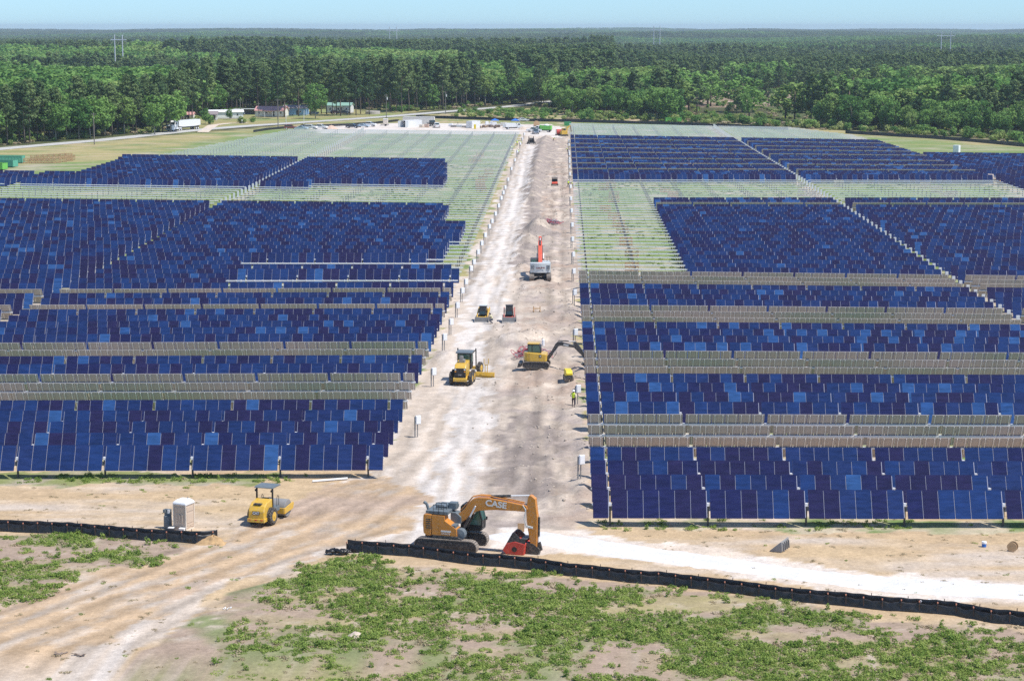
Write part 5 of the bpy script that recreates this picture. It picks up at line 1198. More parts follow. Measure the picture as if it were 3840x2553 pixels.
# skips on the left, green skip behind the far right racks
def skip(label, x, y, L, m, rz, h=1.8):
    o = thing('waste_skip', label, 'skip', P(x, y), rz, 'waste skips'); b = MB()
    for s in (-1.2,1.14): b.box(-L/2,L/2,s,s+.06,.2,h)
    b.box(-L/2,-L/2+.06,-1.2,1.2,.2,h); b.box(L/2-.06,L/2,-1.2,1.2,.2,h); b.box(-L/2,L/2,-1.2,1.2,.2,.28); b.build('shell', M[m], o)
    b = MB()
    for k in range(int(L/.9)+1):
        for s in (-1.27,1.2): b.box(-L/2+k*.9-.05,-L/2+k*.9+.05,s,s+.07,.2,h)
    for s in (-1.27,1.15): b.box(-L/2,L/2,s,s+.12,h-.08,h+.05)
    b.build('rib', M[m], o); MB().box(-L/2+.1,L/2-.1,-1.1,1.1,.3,h-.2).build('rubbish', M['wood'], o)
    return o
skip('long teal skip behind the other two at the left edge', 28, 612, 9, 'teal', R(-4), 2.0); skip('short teal skip full of boards at the left edge', 20, 627, 6.4, 'teal', R(-18), 1.9); skip('lime green skip at the left edge', -18, 637, 6.2, 'lime', R(-20), 1.8)
skip('lime green skip behind the far right racks', 2526, 458, 6.5, 'lime', R(0), 1.7)
# timber module crates
def crate(x, y, label, rz, grp, m='wood', L=2.2, W=1.15, h=1.4):
    o = thing('timber_crate', label, 'crate', P(x, y), rz, grp); b = MB()
    for sx in (-L/2, 0, L/2-.1):
        for sy in (-W/2, W/2-.08): b.box(sx, sx+.1, sy, sy+.08, 0, h)
    for z in (.1, h*.5, h-.14):
        for sy in (-W/2-.03, W/2): b.box(-L/2, L/2, sy, sy+.03, z, z+.12)
    b.build('crate_frame', M[m], o)
    for sy in (-W/2-.05, W/2+.03): MB().beam((-L/2+.1,sy,h-.1), (-.1,sy,.15), .03, .09).beam((-.1,sy,.15), (.1,sy,.15), .03, .08).beam((.1,sy,.15), (L/2-.1,sy,h-.1), .03, .09).build('brace', M[m], o)
    b = MB()
    for k in range(5): b.box(-L/2+k*.52,-L/2+k*.52+.14,-W/2,W/2,.02,.1)
    b.build('deck_board', M[m], o)
    return o
CR = [(2291,706),(2263,713),(2302,742),(2302,758),(2270,797),(2302,826),(2320,850),(2334,878),(2347,920),(2369,965),(2369,1018),(2495,722),(2522,748),(2525,742)]
for k, (x, y) in enumerate(CR): crate(x, y, f'timber crate among the bare racks right of the road, {ordn(k+1)} counted from the far end', R(random.uniform(-12,12)), 'timber crates among the right racks')
CL = [(1800,588),(1790,606),(1772,612),(1833,655),(1811,675),(1801,696),(1801,709),(1805,722)]
for k, (x, y) in enumerate(CL): crate(x, y, f'timber crate among the bare racks left of the road, {ordn(k+1)} counted from the far end', R(random.uniform(-12,12)), 'timber crates among the left racks')
for k, (x, y) in enumerate(((3010,735),(3040,738),(3060,742),(3145,700),(3470,705),(3510,720),(3545,738),(3572,741))): crate(x, y, f'timber crate among the bare racks at the far right, {ordn(k+1)} from the left', R(random.uniform(-12,12)), 'timber crates among the far right racks', 'sand')
for k in range(8): crate(104+k*22, 613 if k < 5 else 612-(k-5)*4, f'timber crate in the stack yard by the skips, {ordn(k+1)} from the left', R(2 if k < 5 else 14), 'timber crates beside the skips')
crate(266, 600, 'single timber crate standing right of the crate stack by the skips', R(0), 'timber crates beside the skips')
for k in range(7): crate(130+k*21, 601-k*1.2, f'timber crate in the rear rank by the skips, {ordn(k+1)} from the left', R(5), 'timber crates beside the skips')
# ------------------------------------------------------------------ houses, poles
def house(label, x, y, L, W, h, rz, wall, roof, rise=1.1, nwin=3, porch=0, flat=False):
    o = thing('house', label, 'house', P(x, y), rz)
    b = MB(); b.prism([(-W/2,.4),(-W/2,h),(0,h+rise),(W/2,h),(W/2,.4)], -L/2, L/2); b.M = None
    b.v = [(y_, x_, z_) for x_, y_, z_ in b.v]; b.build('walls', M[wall], o)
    MB().box(-L/2+.05,L/2-.05,-W/2+.05,W/2-.05,0,.4).build('plinth', M['brick'], o)
    r = MB(); r.prism([(-W/2-.4,h-.18),(0,h+rise+.02),(W/2+.4,h-.18),(W/2+.4,h-.04),(0,h+rise+.18),(-W/2-.4,h-.04)], -L/2-.4, L/2+.4)
    r.v = [(y_, x_, z_) for x_, y_, z_ in r.v]; r.build('roof', M[roof], o)
    for k in range(nwin):
        xx = -L/2+L*(k+.5)/nwin
        wn = MB().box(xx-.45,xx+.45,-W/2-.05,-W/2-.003,1.25,2.25).build('window', M['whiteplast'], o); MB().box(xx-.33,xx+.33,-W/2-.07,-W/2-.05,1.35,2.15).build('pane', M['glass'], wn)
    MB().box(L*.12-.45,L*.12+.45,-W/2-.05,-W/2-.003,.45,2.4).build('door', M['dark'], o)
    if porch:
        MB().box(-porch,porch,-W/2-2.2,-W/2,h-.25,h-.1).build('porch_roof', M[roof], o)
        for s in (-porch+.1, porch-.1): MB().box(s-.08,s+.08,-W/2-2.1,-W/2-1.95,0,h-.25).build('porch_post', M['whiteplast'], o)
    return o
house('white mobile home with a white roof and a small porch on the left', 848, 446, 13.5, 4.2, 2.9, R(14), 'white', 'whiteplast', .6, 3)
house('small grey roofed porch house at the left end of the white mobile home', 800, 451, 3.4, 4, 2.5, R(8), 'white', 'roofgrey', 1.0, 1, 1.5)
house('cream bungalow with a faded red metal roof', 1020, 438, 12.5, 7, 2.7, R(-6), 'wallcream', 'roofred', 1.5, 4, 1.8)
house('blue sided house behind the pines', 1110, 433, 10, 6, 3.2, R(-4), 'wallblue', 'roofgrey', 1.0, 2)
house('white house with a green porch roof behind the pines', 1275, 424, 11, 6, 3.4, R(-8), 'white', 'roofgreen', 1.0, 3, 1.8)
house('small red roofed shed hidden in the trees behind the semi truck', 705, 452, 5, 4, 2.4, R(0), 'wallcream', 'roofred', .8, 1)
o = thing('carport', 'long low shed with a pale roof between the two bungalows', 'shed', P(938, 430), R(-2)); MB().box(-7,7,-2.5,2.5,2.3,2.45).build('roof', M['palegrey'], o); MB().box(-7,7,2.0,2.3,0,2.3).build('wall', M['midgrey'], o)
for s in (-6.8,-2,2.5,6.8): MB().box(s-.07,s+.07,-2.4,-2.25,0,2.3).build('post', M['pole'], o)
tag(MB().lathe((0,0,0), [(3.2,0),(3.25,1.2),(3.1,1.25)], 'Z', 24).build('pool', M['brick'], loc=P(1398,428)), 'round pale garden pool behind the pines', 'pool')
car('suv','navy','dark car parked before the white house with the green porch',1290,428,R(4),'cars by the houses'); car('suv','maroon','dark car parked left of the white house under the pines',1255,428,R(70),'cars by the houses'); car('pickup','midgrey','grey pickup truck parked by the blue house',1172,430,R(10),'cars by the houses'); car('suv','greyblue','slate car under the long low shed',905,432,R(80),'cars by the houses')
def pole(x, y, ytop, label, transformer=False):
    p = P(x, y); 
    hh = H+ (p.length)*0; q = FWD+RGT*((x-CX)/F)-UPV*((ytop-CY)/F); t = p.y/q.y; hh = max(6, H+q.z*t-p.z)
    o = thing('utility_pole', label, 'utility pole', p, 0, 'utility poles along the highway')
    MB().cyl((0,0,-.3), (0,0,hh), .17, .12, 8).build('pole', M['pole'], o)
    MB().box(-.8,.8,-.06,.06,hh-.6,hh-.45).cyl((-.7,0,hh-.45),(-.7,0,hh-.2),.05,n=6).cyl((.7,0,hh-.45),(.7,0,hh-.2),.05,n=6).build('crossarm', M['pole'], o)
    if transformer: MB().cyl((.38,0,hh-2.4),(.38,0,hh-1.3),.25,n=10).build('transformer', M['palegrey'], o)
pole(354, 543, 423, 'timber utility pole on the verge at the left'); pole(1043, 478, 371, 'timber utility pole before the cream bungalow'); pole(1449, 446, 353, 'utility pole with a grey transformer left of the yard containers', True); pole(1671, 428, 343, 'utility pole with a transformer right of the yard containers', True); pole(902, 442, 370, 'short utility pole behind the white mobile home'); pole(970, 440, 388, 'thin pole at the corner of the cream bungalow')
for x, y, yt, lb_ in ((1073,484,428,'white flagpole at the left end of the parked cars'),(1139,470,416,'leaning white flagpole behind the parked cars')):
    p = P(x, y); tag(MB().cyl((0,0,0),(.2 if x > 1100 else 0,0,5.6),.09,n=6).build('flagpole', M['whiteplast'], loc=p), lb_, 'flagpole')
tag(MB().box(-.05,.05,-.05,.05,0,1.1).box(-.2,.2,-.3,.3,1.1,1.45).build('mailbox', M['whiteplast'], loc=P(908,464)), 'white mailbox on a post by the highway', 'mailbox')
M['pylon'] = mat('weathered_zinc', (.58, .60, .61), .6, var=.05)
def hframe(x1, x2, ytop, ycross, D, label):
    o = None; ps = []
    for x in (x1, x2):
        q = FWD+RGT*((x-CX)/F)-UPV*((ytop-CY)/F); t = D/q.y; ps.append(q*t+Vector((0,0,H)))
    q = FWD+RGT*((x1-CX)/F)-UPV*((ycross-CY)/F); zc = H+(q*(D/q.y)).z
    base = (ps[0]+ps[1])*.5; g = gz(base.x, base.y); o = thing('transmission_tower', label, 'pylon', (base.x, base.y, g), 0, 'pale twin legged power pylons')
    for p in ps: MB().cyl((p.x-base.x,0,-.5), (p.x-base.x,0,p.z-g), .46, .34, 8).build('leg', M['pylon'], o)
    hw = abs(ps[1].x-ps[0].x); MB().box(-hw,hw,-.25,.25,zc-g-.35,zc-g+.35).build('crossarm', M['pylon'], o)
    for s in (-hw*.95, 0, hw*.95): MB().cyl((s,0,zc-g-.25),(s,0,zc-g-3.0),.12,n=6).build('insulator', M['midgrey'], o)
hframe(429, 458, 131, 150, 1300, 'tall pale twin legged pylon above the left woods')
hframe(1461, 1487, 101, 117, 2000, 'pale twin legged pylon above the central pines, cut by the horizon')
hframe(2452, 2475, 98, 113, 2200, 'pale twin legged pylon above the right hand pines')
hframe(3531, 3566, 118, 135, 2000, 'pale twin legged pylon near the right edge of the skyline')
# ------------------------------------------------------------------ vegetation
def leaf_mat(name, c1, c2, trans=.25):
    m = bpy.data.materials.new(name); m.use_nodes = True; t = m.node_tree; N = t.nodes; N.remove(N['Principled BSDF'])
    oi = N.new('ShaderNodeObjectInfo'); g = N.new('ShaderNodeNewGeometry')
    z = N.new('ShaderNodeTexNoise'); z.inputs['Scale'].default_value = .55; z.inputs['Detail'].default_value = 3; t.links.new(g.outputs['Position'], z.inputs['Vector'])
    a = N.new('ShaderNodeMath'); a.operation = 'ADD'; a2 = N.new('ShaderNodeMath'); a2.operation = 'MULTIPLY'; a2.inputs[1].default_value = .8; t.links.new(oi.outputs['Random'], a2.inputs[0]); t.links.new(a2.outputs[0], a.inputs[0]); t.links.new(z.outputs['Fac'], a.inputs[1])
    r = N.new('ShaderNodeMapRange'); r.inputs['From Min'].default_value = .4; r.inputs['From Max'].default_value = 1.3; t.links.new(a.outputs[0], r.inputs['Value'])
    x = N.new('ShaderNodeMix'); x.data_type = 'RGBA'; x.inputs['A'].default_value = (*c1, 1); x.inputs['B'].default_value = (*c2, 1); t.links.new(r.outputs['Result'], x.inputs['Factor'])
    d = N.new('ShaderNodeBsdfDiffuse'); tr = N.new('ShaderNodeBsdfTranslucent'); ms = N.new('ShaderNodeMixShader'); ms.inputs[0].default_value = trans
    t.links.new(x.outputs['Result'], d.inputs['Color']); t.links.new(x.outputs['Result'], tr.inputs['Color'])
    t.links.new(d.outputs[0], ms.inputs[1]); t.links.new(tr.outputs[0], ms.inputs[2]); t.links.new(ms.outputs[0], N['Material Output'].inputs['Surface'])
    return m
M['pine'] = leaf_mat('pine_needles', (.058,.115,.050), (.19,.26,.10))
M['leaf'] = leaf_mat('broad_leaves', (.075,.185,.05), (.245,.40,.105), .3)
M['fresh'] = leaf_mat('fresh_leaves', (.15,.27,.07), (.29,.39,.12), .3)
M['brush'] = leaf_mat('brush_leaves', (.19,.29,.07), (.42,.47,.18), .3)
M['weed'] = leaf_mat('weed_leaves', (.165,.27,.055), (.37,.45,.125), .35)
M['dry'] = leaf_mat('dry_grass', (.38,.31,.19), (.50,.42,.28), .2)
M['bark'] = mat('bark', (.16,.125,.10), .9, var=.3); M['palebark'] = mat('pale_bark', (.30,.28,.24), .9, var=.3)
def cards(name, blobs, n, size, mats, seed, up=.55, flat=.75, mi=None):
    g = np.random.default_rng(seed); B = np.array([(*c, *r) for c, r in blobs], float)
    k = np.repeat(np.arange(len(B)), n); d = g.normal(size=(len(k), 3)); d /= np.linalg.norm(d, axis=1)[:, None]
    rad = g.uniform(.45, 1.05, len(k))**.6
    p = B[k, :3] + d*B[k, 3:]*rad[:, None]
    nn = d*.8 + g.normal(size=d.shape)*.55 + np.array([0, 0, up]); nn /= np.linalg.norm(nn, axis=1)[:, None]
    a = np.cross(nn, g.normal(size=d.shape)); a /= np.linalg.norm(a, axis=1)[:, None]; b = np.cross(nn, a)
    s = size*g.uniform(.6, 1.35, len(k))[:, None]; a = a*s*.5; b = b*s*.5*flat
    v = np.stack([p-a-b*.4, p+a*.3-b, p+a+b*.4, p-a*.3+b], 1).reshape(-1, 3)
    me = bpy.data.meshes.new(name); N = len(k); me.vertices.add(N*4); me.vertices.foreach_set('co', v.ravel()); me.loops.add(N*4)
    me.loops.foreach_set('vertex_index', np.arange(N*4, dtype=np.int32)); me.polygons.add(N); me.polygons.foreach_set('loop_start', np.arange(0, N*4, 4, dtype=np.int32)); me.update(calc_edges=True)
    for m in mats: me.materials.append(m)
    return me
def pine_blobs(g, Hh, lo=.42, wide=3.0, n=26):
    out = []
    for i in range(n):
        t = (i+.5)/n; z = Hh*(lo+(1-lo)*t**.85*.97); w = wide*(math.sin(math.pi*min(1, .22+.78*t))**.7)*(1-.25*t)
        a = i*2.4+g.uniform(-.5,.5); rr = w*g.uniform(.35,.95); out.append(((math.cos(a)*rr, math.sin(a)*rr, z), (g.uniform(.9,1.5), g.uniform(.9,1.5), g.uniform(.6,1.0))))
    return out
def leaf_blobs(g, Hh, lo=.22, wide=4.0, n=30):
    out = []; cz = Hh*(lo+1)/2; rz = Hh*(1-lo)/2
    for i in range(n):
        u = 1-2*(i+.5)/n; a = i*2.4+g.uniform(-.6,.6); q = math.sqrt(max(0, 1-u*u)); f = g.uniform(.55,.98)
        out.append(((math.cos(a)*q*wide*f, math.sin(a)*q*wide*f, cz+u*rz*.86*f), (g.uniform(1.1,1.9),)*2+(g.uniform(.9,1.4),)))
    return out
def trunk_mesh(name, g, Hh, r, m, limbs, top=.95):
    b = MB(); pts = [(g.uniform(-.12,.12)*k, g.uniform(-.12,.12)*k, Hh*top*k/5-.2) for k in range(6)]
    b.tube(pts, [r*(1-.16*k) for k in range(6)], 7)
    for k in range(limbs):
        z = Hh*g.uniform(.35,.8); a = g.uniform(0,6.3); l = g.uniform(1.5,3.2); b.tube([(0,0,z),(math.cos(a)*l*.5,math.sin(a)*l*.5,z+l*.25),(math.cos(a)*l,math.sin(a)*l,z+l*.6)], [r*.35,r*.22,r*.08], 4)
    return b.mesh(name, m, True)
gg = np.random.default_rng(5)
KIND = {'pine': [], 'leaf': [], 'fresh': [], 'shrub': []}
for k in range(5):
    KIND['pine'].append((cards('crown', pine_blobs(gg, 20, .26+.035*k, 3.1+.22*k), 60, .70, [M['pine']], 100+k), trunk_mesh('trunk', gg, 20, .24, M['bark'], 6)))
    bl = leaf_blobs(gg, 14, .12+.025*k, 4.1+.3*k)
    KIND['leaf'].append((cards('crown', bl, 60, .74, [M['leaf']], 200+k), trunk_mesh('trunk', gg, 14, .2, M['palebark'], 7, .8)))
    KIND['fresh'].append((cards('crown', bl, 60, .74, [M['fresh']], 300+k), KIND['leaf'][-1][1]))
    KIND['shrub'].append((cards('foliage', [((gg.uniform(-1,1)*.9, gg.uniform(-1,1)*.9, gg.uniform(.5,1.9)), (gg.uniform(.6,1),)*2+(gg.uniform(.5,.9),)) for _ in range(9)], 60, .36, [M['brush' if k % 2 else 'leaf']], 400+k), trunk_mesh('stem', gg, 2, .05, M['bark'], 3)))
NTREE = 0
def tree(kind, X, Y, hgt, label, group, name=None):
    global NTREE; NTREE += 1
    base = {'pine': 20, 'leaf': 14, 'fresh': 14, 'shrub': 2.6}[kind]; c, t = random.choice(KIND[kind]); s = hgt/base
    o = thing(name or {'pine': 'pine_tree', 'leaf': 'broadleaf_tree', 'fresh': 'broadleaf_tree', 'shrub': 'bush'}[kind], label, 'bush' if kind == 'shrub' else 'tree', (X, Y, gz(X, Y)), random.random()*6.28, group)
    sx = s*random.uniform(.88,1.15); o.scale = (sx, sx, s); link('trunk' if kind != 'shrub' else 'stem', t, o); link('crown' if kind != 'shrub' else 'foliage', c, o)
    return o
random.seed(33)
LINE = [(-300,577),(0,546),(347,518),(640,489),(690,470),(760,444),(900,424),(1100,413),(1300,407),(1400,410),(1480,421),(1600,416),(1700,408),(1800,400),(1920,390),(2060,402),(2120,432),(2300,441),(2600,450),(2900,466),(3200,486),(3500,499),(3840,520),(4200,545)]
lx, ly = [p[0] for p in LINE], [p[1] for p in LINE]
def base_y(x): return float(np.interp(x, lx, ly))
RANKS = 4; taken = []
ZONES = [(-120, 650, 40, .68, (16,21), (11,15), 'in the front of the wood behind the highway at the left', 4),
         (650, 1480, 40, .84, (19,25), (13,17), 'in the wood behind the houses', 4),
         (1480, 2050, 40, .55, (20,26), (12,17), 'in the wood beyond the laydown yard', 3),
         (2050, 3960, 52, .10, (15,19), (9,15), 'in the belt of trees beyond the racks on the right', 3)]
for (xa, xb, stp, fp, hp, hl, where, rk) in ZONES:
    for r in range(rk):
        x = xa + (r % 2)*stp*.5
        while x < xb:
            xx = x+random.uniform(-.4,.4)*stp; p = P(xx, base_y(xx)); d = p.normalized(); q = p+Vector((d.x, d.y, 0))*(r*9+random.uniform(-3,3.5))
            pr = random.random(); clump = vnoise(np.array([q.x]), np.array([q.y]), 28, 77)[0]
            kind = 'pine' if pr < fp+(clump-.5)*.9 else ('fresh' if random.random() < (.14 if x < 2000 else .30) else 'leaf')
            h_ = random.uniform(*(hp if kind == 'pine' else hl))
            if 2560 < xx < 3060:
                if random.random() < .88: x += stp; continue
                h_ *= .42
            elif x > 2050: h_ *= random.uniform(.75, 1.1)
            lab_ = {'pine': f'tall dark green pine {where}', 'leaf': f'mid green broadleaf tree {where}', 'fresh': f'yellow green broadleaf tree {where}'}[kind]
            tree(kind, q.x, q.y, h_, lab_, {'pine': 'pines ', 'leaf': 'broadleaf trees ', 'fresh': 'yellow green trees '}[kind]+where)
            x += stp*random.uniform(.8,1.25)*(1 if r == 0 else 1.15)
# single trees and bushes that stand out
for kind, x, y, h_, lb_ in (('leaf',1183,446,15,'big dark tree standing alone at the roadside among the houses'),('pine',1120,437,22,'lone pine before the blue house'),('pine',1067,440,24,'tall thin pine right of the cream bungalow'),('pine',1225,430,20,'pine left of the white house with the green porch'),('pine',1248,432,19,'second pine left of the white house with the green porch'),('pine',1277,436,23,'pine before the white house with the green porch'),('pine',1312,432,21,'pine at the right end of the white house with the green porch'),('pine',1385,431,22,'pine standing before the round pool'),('pine',1352,428,18,'slender pine left of the round pool'),('pine',1165,434,22,'pine half hidden behind the big dark roadside tree'),('pine',1205,427,21,'pine right of the big dark roadside tree'),('pine',1262,431,20,'thin pine before the door of the white house with the green porch'),('pine',1335,433,22,'pine just right of the white house with the green porch'),('pine',1042,446,21,'pine before the right end of the cream bungalow'),('pine',1506,423,24,'bare stemmed pine between the two utility poles with transformers'),
        ('leaf',861,450,4.6,'small round tree before the white mobile home'),('leaf',580,505,12,'dark broadleaf tree left of the semi truck'),('leaf',640,496,15,'broad dark tree right behind the semi truck'),('shrub',908,462,3.4,'round grey green bush behind the mailbox'),('shrub',948,459,2.2,'small grey green bush on the lawn right of the mailbox'),('leaf',770,465,6.5,'low dark tree at the left end of the lawn'),('shrub',783,468,4.0,'large bush at the left end of the lawn'),
        ('leaf',2800,462,13.5,'dark narrow ivy clad tree in the belt on the right'),('leaf',2500,455,15,'tall full tree left of the dirt clearing'),('leaf',2535,452,14,'tall narrow tree at the edge of the dirt clearing'),('leaf',1950,350,16,'big dark round tree beyond the highway bend'),('leaf',1990,352,14,'second dark round tree beyond the highway bend'),('fresh',1730,330,19,'broad pale green tree crown rising over the central wood')):
    p = P(x, y); t_ = tree(kind, p.x, p.y, h_, lb_, None)
    if 'ivy' in lb_: t_.scale = (.42, .42, t_.scale[2])
# pale dead trunks
for x, y, yt, ln, lb_ in ((2454,415,362,.1,'bare white trunk in the belt of trees on the right'),(3410,480,445,.9,'fallen pale trunk leaning in the belt at the right'),(3565,486,440,.15,'slim pale trunk at the right of the belt'),(2495,413,400,1.2,'pale broken trunk leaning left of the clearing'),(519,385,318,.12,'dead white trunk rising in the left wood')):
    p = P(x, y); hh = (y-yt)/ (F/p.length) ; b = MB(); b.tube([(0,0,-.3),(ln*hh*.3,0,hh*.5),(ln*hh*.7,.2,hh)], [.22,.16,.06], 6); b.tube([(ln*hh*.3,0,hh*.5),(ln*hh*.3-.8,.1,hh*.85)], [.1,.03], 4)
    tag(b.build('dead_trunk', M['palebark'] if 0 else M['offwhite'], loc=p), lb_, 'tree')
# brush between the belt and the far fence
fx = [1560,1700,1800,1950,2100,2300,2500,2760,2960,3170,3330,3500,3660,3840,4100]; fy = [443,446,449,453,456,461,466,476,487,498,508,518,530,547,572]
n_ = 0; random.seed(8)
while n_ < 95:
    x = random.uniform(1680, 3930); y1 = np.interp(x, fx, fy)-(9 if x > 2100 else 2); y0 = base_y(x)+(2 if x > 2100 else 14); 
    if y0 > y1: continue
    p = P(x, random.uniform(y0, y1)); n_ += 1
    tree('shrub', p.x, p.y, random.uniform(1.8, 4.6) if x > 2080 else random.uniform(1.2, 2.4), 'leafy green bush in the brush strip behind the far black fence', 'bushes in the brush strip behind the far fence')

# ---- uncountable growth: one object each, points carrying instances
def scatter(name, meshes, pts, idx, scl, rot):
    c = bpy.data.collections.new(name+'_kinds')
    for k, me in enumerate(meshes): c.objects.link(bpy.data.objects.new(f'{name}_kind_{k:02d}', me))
    me = bpy.data.meshes.new(name); me.vertices.add(len(pts)); me.vertices.foreach_set('co', np.asarray(pts, np.float32).ravel())
    for nm, ty, val in (('idx','INT',idx),('scl','FLOAT_VECTOR',scl),('rot','FLOAT',rot)):
        at_ = me.attributes.new(nm, ty, 'POINT'); at_.data.foreach_set('vector' if ty == 'FLOAT_VECTOR' else 'value', np.asarray(val, np.int32 if ty == 'INT' else np.float32).ravel())
    o = link(name, me); t = bpy.data.node_groups.new(name, 'GeometryNodeTree'); N = t.nodes
    t.interface.new_socket('Geometry', in_out='INPUT', socket_type='NodeSocketGeometry'); t.interface.new_socket('Geometry', in_out='OUTPUT', socket_type='NodeSocketGeometry')
    gi, go = N.new('NodeGroupInput'), N.new('NodeGroupOutput'); ip = N.new('GeometryNodeInstanceOnPoints'); ci = N.new('GeometryNodeCollectionInfo')
    ci.inputs['Collection'].default_value = c; ci.inputs['Separate Children'].default_value = True; ci.inputs['Reset Children'].default_value = True
    def attr(nm, ty): a = N.new('GeometryNodeInputNamedAttribute'); a.data_type = ty; a.inputs['Name'].default_value = nm; return a.outputs['Attribute']
    cx = N.new('ShaderNodeCombineXYZ'); t.links.new(attr('rot','FLOAT'), cx.inputs['Z']); t.links.new(gi.outputs[0], ip.inputs['Points']); t.links.new(ci.outputs[0], ip.inputs['Instance'])
    ip.inputs['Pick Instance'].default_value = True; t.links.new(attr('idx','INT'), ip.inputs['Instance Index']); t.links.new(cx.outputs[0], ip.inputs['Rotation']); t.links.new(attr('scl','FLOAT_VECTOR'), ip.inputs['Scale']); t.links.new(ip.outputs[0], go.inputs[0])
    md = o.modifiers.new('scatter', 'NODES'); md.node_group = t
    return tag(o, kind='stuff')
def merged(name, parts, mats):
    """several (mesh, offset, scale, material) as one mesh"""
    V_, L_s, MI = [], [], []; nv = 0; cnt = 0
    for me, off, s, mi in parts:
        v = np.empty(len(me.vertices)*3); me.vertices.foreach_get('co', v); v = v.reshape(-1,3)*s+np.array(off); V_.append(v)
        l = np.empty(len(me.loops), np.int32); me.loops.foreach_get('vertex_index', l); L_s.append(l+nv); nv += len(v); MI += [mi]*len(me.polygons); cnt += len(l)
    v = np.concatenate(V_); l = np.concatenate(L_s); me = bpy.data.meshes.new(name); me.vertices.add(len(v)); me.vertices.foreach_set('co', v.ravel()); me.loops.add(len(l)); me.loops.foreach_set('vertex_index', l.astype(np.int32))
    me.polygons.add(len(l)//4); me.polygons.foreach_set('loop_start', np.arange(0, len(l), 4, dtype=np.int32)); me.update(calc_edges=True)
    for m in mats: me.materials.append(m)
    me.polygons.foreach_set('material_index', np.array(MI, np.int32)); return me
def tmesh(kind, k, n, size, seed):      # mid-distance tree: crown and stem in one
    g = np.random.default_rng(seed); m = {'pine': M['pine'], 'leaf': M['leaf'], 'fresh': M['fresh']}[kind]
    bl = pine_blobs(g, 20, .28, 3.6, 18) if kind == 'pine' else leaf_blobs(g, 14, .15, 5.0, 20)
    cr = cards('crown', bl, n, size, [m], seed); b = MB(); b.tube([(0,0,0),(0,0,8),(0,0,15 if kind == 'pine' else 10)], [.28,.2,.08], 4)
    b.f = [f for f in b.f if len(f) == 4]; b.m = b.m[:len(b.f)]
    return merged(kind+'_mid', [(cr, (0,0,0), 1, 0), (b.mesh('stem', M['bark'], fix=False), (0,0,0), 1, 1)], [m, M['bark']])
MID = [tmesh('pine', 0, 34, .95, 501), tmesh('pine', 1, 34, .95, 502), tmesh('pine', 2, 34, .95, 503), tmesh('leaf', 0, 34, 1.0, 504), tmesh('leaf', 1, 34, 1.0, 505), tmesh('fresh', 0, 34, 1.0, 506)]
def patch(seed, kind, n):
    g = np.random.default_rng(seed); bl = []
    for i in range(n):
        x, y, h_ = g.uniform(-18,18), g.uniform(-18,18), g.uniform(14,20)
        for k in range(5): bl.append(((x+g.uniform(-1.6,1.6), y+g.uniform(-1.6,1.6), h_*(.55+.09*k)), (2.0-.25*k, 2.0-.25*k, 1.8)))
    return cards('patch', bl, 9, 1.9, [M[kind]], seed)
FARP = [patch(601,'pine',26), patch(602,'pine',26), patch(603,'pine',22), patch(604,'leaf',24)]
g = np.random.default_rng(77)
def wedge(n, d0, d1, a=.285):
    d = np.sqrt(g.uniform(d0*d0, d1*d1, n)); th = g.uniform(-a, a, n)+YAW; return -d*np.sin(th), d*np.cos(th)
X, Y = wedge(46000, 640, 2300, .365); U_, V_ = proj_arr(X, Y, gz_arr(X, Y))
dl = []
for x in range(-1400, 5400, 25): p = P(x, base_y(x)); dl.append((x, math.hypot(p.x, p.y)))
dl = np.array(dl); dist = np.hypot(X, Y); front = np.interp(U_, dl[:,0], dl[:,1])
rk = np.where(U_ > 2050, 3, 4)*9
rd = np.abs(np.array([np.min(np.abs((np.array([a.x for a in RC])[:-1]-X[i])*0+1e9)) for i in range(0)])) if 0 else None
# keep off the highway
seg = np.full(X.shape, 1e9)
for a, b in zip(RC, RC[1:]):
    dx, dy = b.x-a.x, b.y-a.y; t = np.clip(((X-a.x)*dx+(Y-a.y)*dy)/(dx*dx+dy*dy), 0, 1); seg = np.minimum(seg, np.hypot(X-a.x-t*dx, Y-a.y-t*dy))
clr = inpoly(U_, V_, [(2540,345),(2700,336),(3000,346),(3840,352),(4600,366),(4600,440),(3700,428),(3000,457),(2560,446)])
pth = inpoly(U_, V_, [(2150,362),(2700,318),(2700,332),(2150,372)])
ok = (dist > front+rk) & (seg > 7.5) & ~pth & (~clr | (g.random(len(X)) < .05)) & (g.random(len(X)) < np.clip(1.25-dist/3600, .55, 1))
X, Y, U_, V_, dist = X[ok], Y[ok], U_[ok], V_[ok], dist[ok]
lowf = fbm(X, Y, 130, 55, 3); lf2 = fbm(X, Y, 60, 56, 2); pineland = .50 + .10*np.clip((dist-1000)/500, 0, 1) + .08*(U_ > 2000) - .20*((U_ < 900) & (dist > 800) & (dist < 2100)) - .14*((U_ > 1550) & (U_ < 2050) & (dist < 1500)) - .03 + .17*((U_ > 2000) & (dist > 1150)) - .06*((U_ > 1950) & (dist < 1000))
isp = lowf < pineland; fresh = ~isp & (lf2 > .58)
idx = np.where(isp, g.integers(0, 3, len(X)), np.where(fresh, 5, g.integers(3, 5, len(X))))
hs = np.where(isp, g.uniform(.62, 1.15, len(X)), g.uniform(.7, 1.4, len(X)))*np.where((U_ > 2300) & (dist > 900) & isp, .80, 1.0)*(.66+.68*fbm(X, Y, 160, 58, 2))
wd = hs*g.uniform(.85, 1.3, len(X))*np.where(isp, 1.05, 1.25)
scatter('forest', MID, np.stack([X, Y, gz_arr(X, Y)-.2], 1), idx, np.stack([wd, wd, hs], 1), g.uniform(0, 6.28, len(X)))
